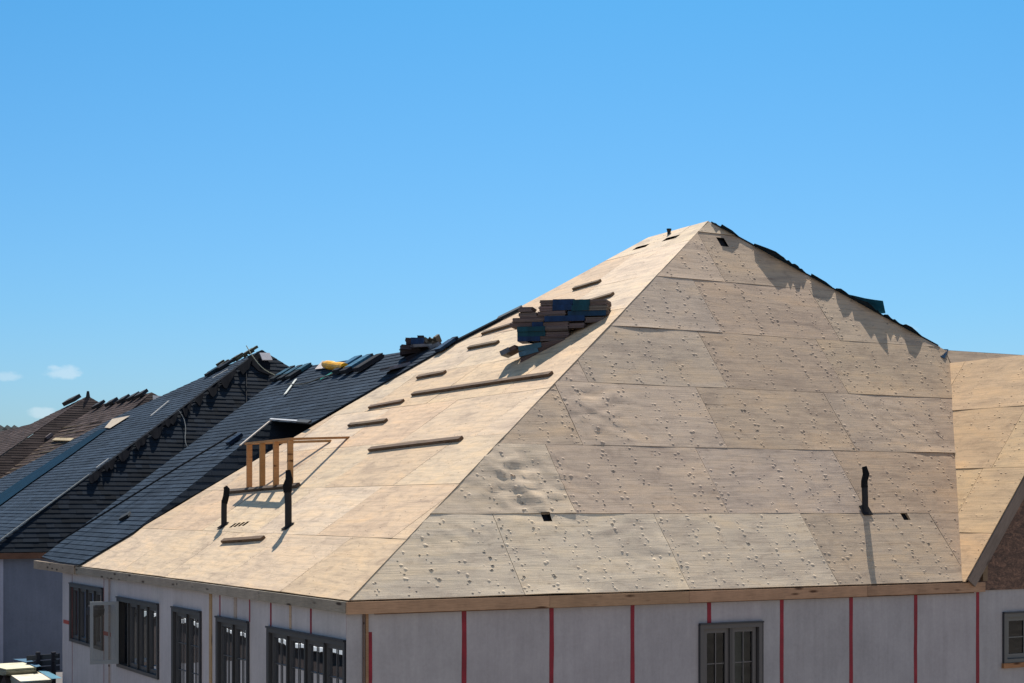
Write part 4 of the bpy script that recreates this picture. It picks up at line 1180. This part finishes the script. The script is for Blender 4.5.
def cloud(col_in, px, py, rx, ry, dens, seed):
    d = Vector(((px - 512) / F, 1, (HY - py) / F)).normalized(); r = Vector((d.y, -d.x, 0)).normalized(); up = r.cross(d)
    def dot(v, s_):
        n = nt.nodes.new('ShaderNodeVectorMath'); n.operation = 'DOT_PRODUCT'; n.inputs[1].default_value = tuple(v * s_); nt.links.new(tc.outputs['Generated'], n.inputs[0]); return n.outputs['Value']
    def mth(op, a, b=None):
        n = nt.nodes.new('ShaderNodeMath'); n.operation = op
        for i, x in enumerate((a, b)):
            if x is None: continue
            if isinstance(x, (int, float)): n.inputs[i].default_value = x
            else: nt.links.new(x, n.inputs[i])
        return n.outputs[0]
    a = mth('POWER', mth('ABSOLUTE', dot(r, F / rx)), 2.0); b = mth('POWER', mth('ABSOLUTE', dot(up, F / ry)), 2.0)
    dd = mth('ADD', a, b)
    nz = nt.nodes.new('ShaderNodeTexNoise'); nz.inputs['Scale'].default_value = 130; nz.inputs['Detail'].default_value = 5
    mp = nt.nodes.new('ShaderNodeMapping'); mp.inputs['Location'].default_value = (seed, 0, 0); mp.inputs['Scale'].default_value = (1, 1, 2)
    nt.links.new(tc.outputs['Generated'], mp.inputs[0]); nt.links.new(mp.outputs[0], nz.inputs['Vector'])
    dd = mth('ADD', dd, mth('MULTIPLY', mth('SUBTRACT', nz.outputs['Fac'], .5), 2.6))
    f = nt.nodes.new('ShaderNodeMapRange'); f.interpolation_type = 'SMOOTHSTEP'; nt.links.new(dd, f.inputs[0])
    f.inputs[1].default_value = 1.3; f.inputs[2].default_value = .0; f.inputs[3].default_value = 0; f.inputs[4].default_value = dens
    fwd = mth('GREATER_THAN', dot(d, 1.0), 0.0)
    m_ = nt.nodes.new('ShaderNodeMix'); m_.data_type = 'RGBA'
    nt.links.new(mth('MULTIPLY', f.outputs[0], fwd), m_.inputs[0]); nt.links.new(col_in, m_.inputs[6]); m_.inputs[7].default_value = (7.0, 7.6, 8.0, 1)
    return m_.outputs[2]
tint = nt.nodes.new('ShaderNodeMix'); tint.data_type = 'RGBA'; tint.blend_type = 'MULTIPLY'; tint.inputs[0].default_value = 1
nt.links.new(sky.outputs[0], tint.inputs[6])
sz_ = nt.nodes.new('ShaderNodeSeparateXYZ'); nt.links.new(tc.outputs['Generated'], sz_.inputs[0])
tr_ = nt.nodes.new('ShaderNodeValToRGB'); nt.links.new(sz_.outputs['Z'], tr_.inputs[0])
tr_.color_ramp.elements[0].position = .0; tr_.color_ramp.elements[0].color = (.52, .71, .95, 1)
tr_.color_ramp.elements[1].position = .32; tr_.color_ramp.elements[1].color = (.21, .665, .94, 1)
e_ = tr_.color_ramp.elements.new(.12); e_.color = (.37, .70, .945, 1)
nt.links.new(tr_.outputs[0], tint.inputs[7])
c_ = tint.outputs[2]
# added broken white cloud, unseen behind the camera, giving the walls neutral light
cn = nt.nodes.new('ShaderNodeTexNoise'); cn.inputs['Scale'].default_value = 3.2; cn.inputs['Detail'].default_value = 7; nt.links.new(tc.outputs['Generated'], cn.inputs['Vector'])
cr = nt.nodes.new('ShaderNodeMapRange'); nt.links.new(cn.outputs['Fac'], cr.inputs[0]); cr.inputs[1].default_value = .47; cr.inputs[2].default_value = .6
sx = nt.nodes.new('ShaderNodeSeparateXYZ'); nt.links.new(tc.outputs['Generated'], sx.inputs[0])
cy = nt.nodes.new('ShaderNodeMapRange'); nt.links.new(sx.outputs['Y'], cy.inputs[0]); cy.inputs[1].default_value = .1; cy.inputs[2].default_value = -.4
cm = nt.nodes.new('ShaderNodeMath'); cm.operation = 'MULTIPLY'; nt.links.new(cr.outputs[0], cm.inputs[0]); nt.links.new(cy.outputs[0], cm.inputs[1])
cx = nt.nodes.new('ShaderNodeMix'); cx.data_type = 'RGBA'; nt.links.new(cm.outputs[0], cx.inputs[0]); nt.links.new(c_, cx.inputs[6]); cx.inputs[7].default_value = (5.5, 5.6, 6.0, 1)
c_ = cx.outputs[2]
for a in ((64, 372, 19, 7, .34, 1), (5, 376, 16, 5, .25, 5), (43, 413, 16, 6, .32, 9), (906, 329, 12, 5, .16, 13)): c_ = cloud(c_, *a)
nt.links.new(c_, bg.inputs[0])
cd = bpy.data.cameras.new('camera'); co = bpy.data.objects.new('camera', cd); COL.objects.link(co)
co.location = CAM; co.rotation_euler = (rad(90), 0, 0); cd.sensor_width = 36; cd.lens = 36 * F / 1024; cd.shift_y = (HY - 341.5) / 1024
cd.clip_end = 3000; sc.camera = co
sc.view_settings.view_transform = 'Standard'; sc.view_settings.look = 'None'; sc.view_settings.exposure = .55; sc.view_settings.gamma = 1
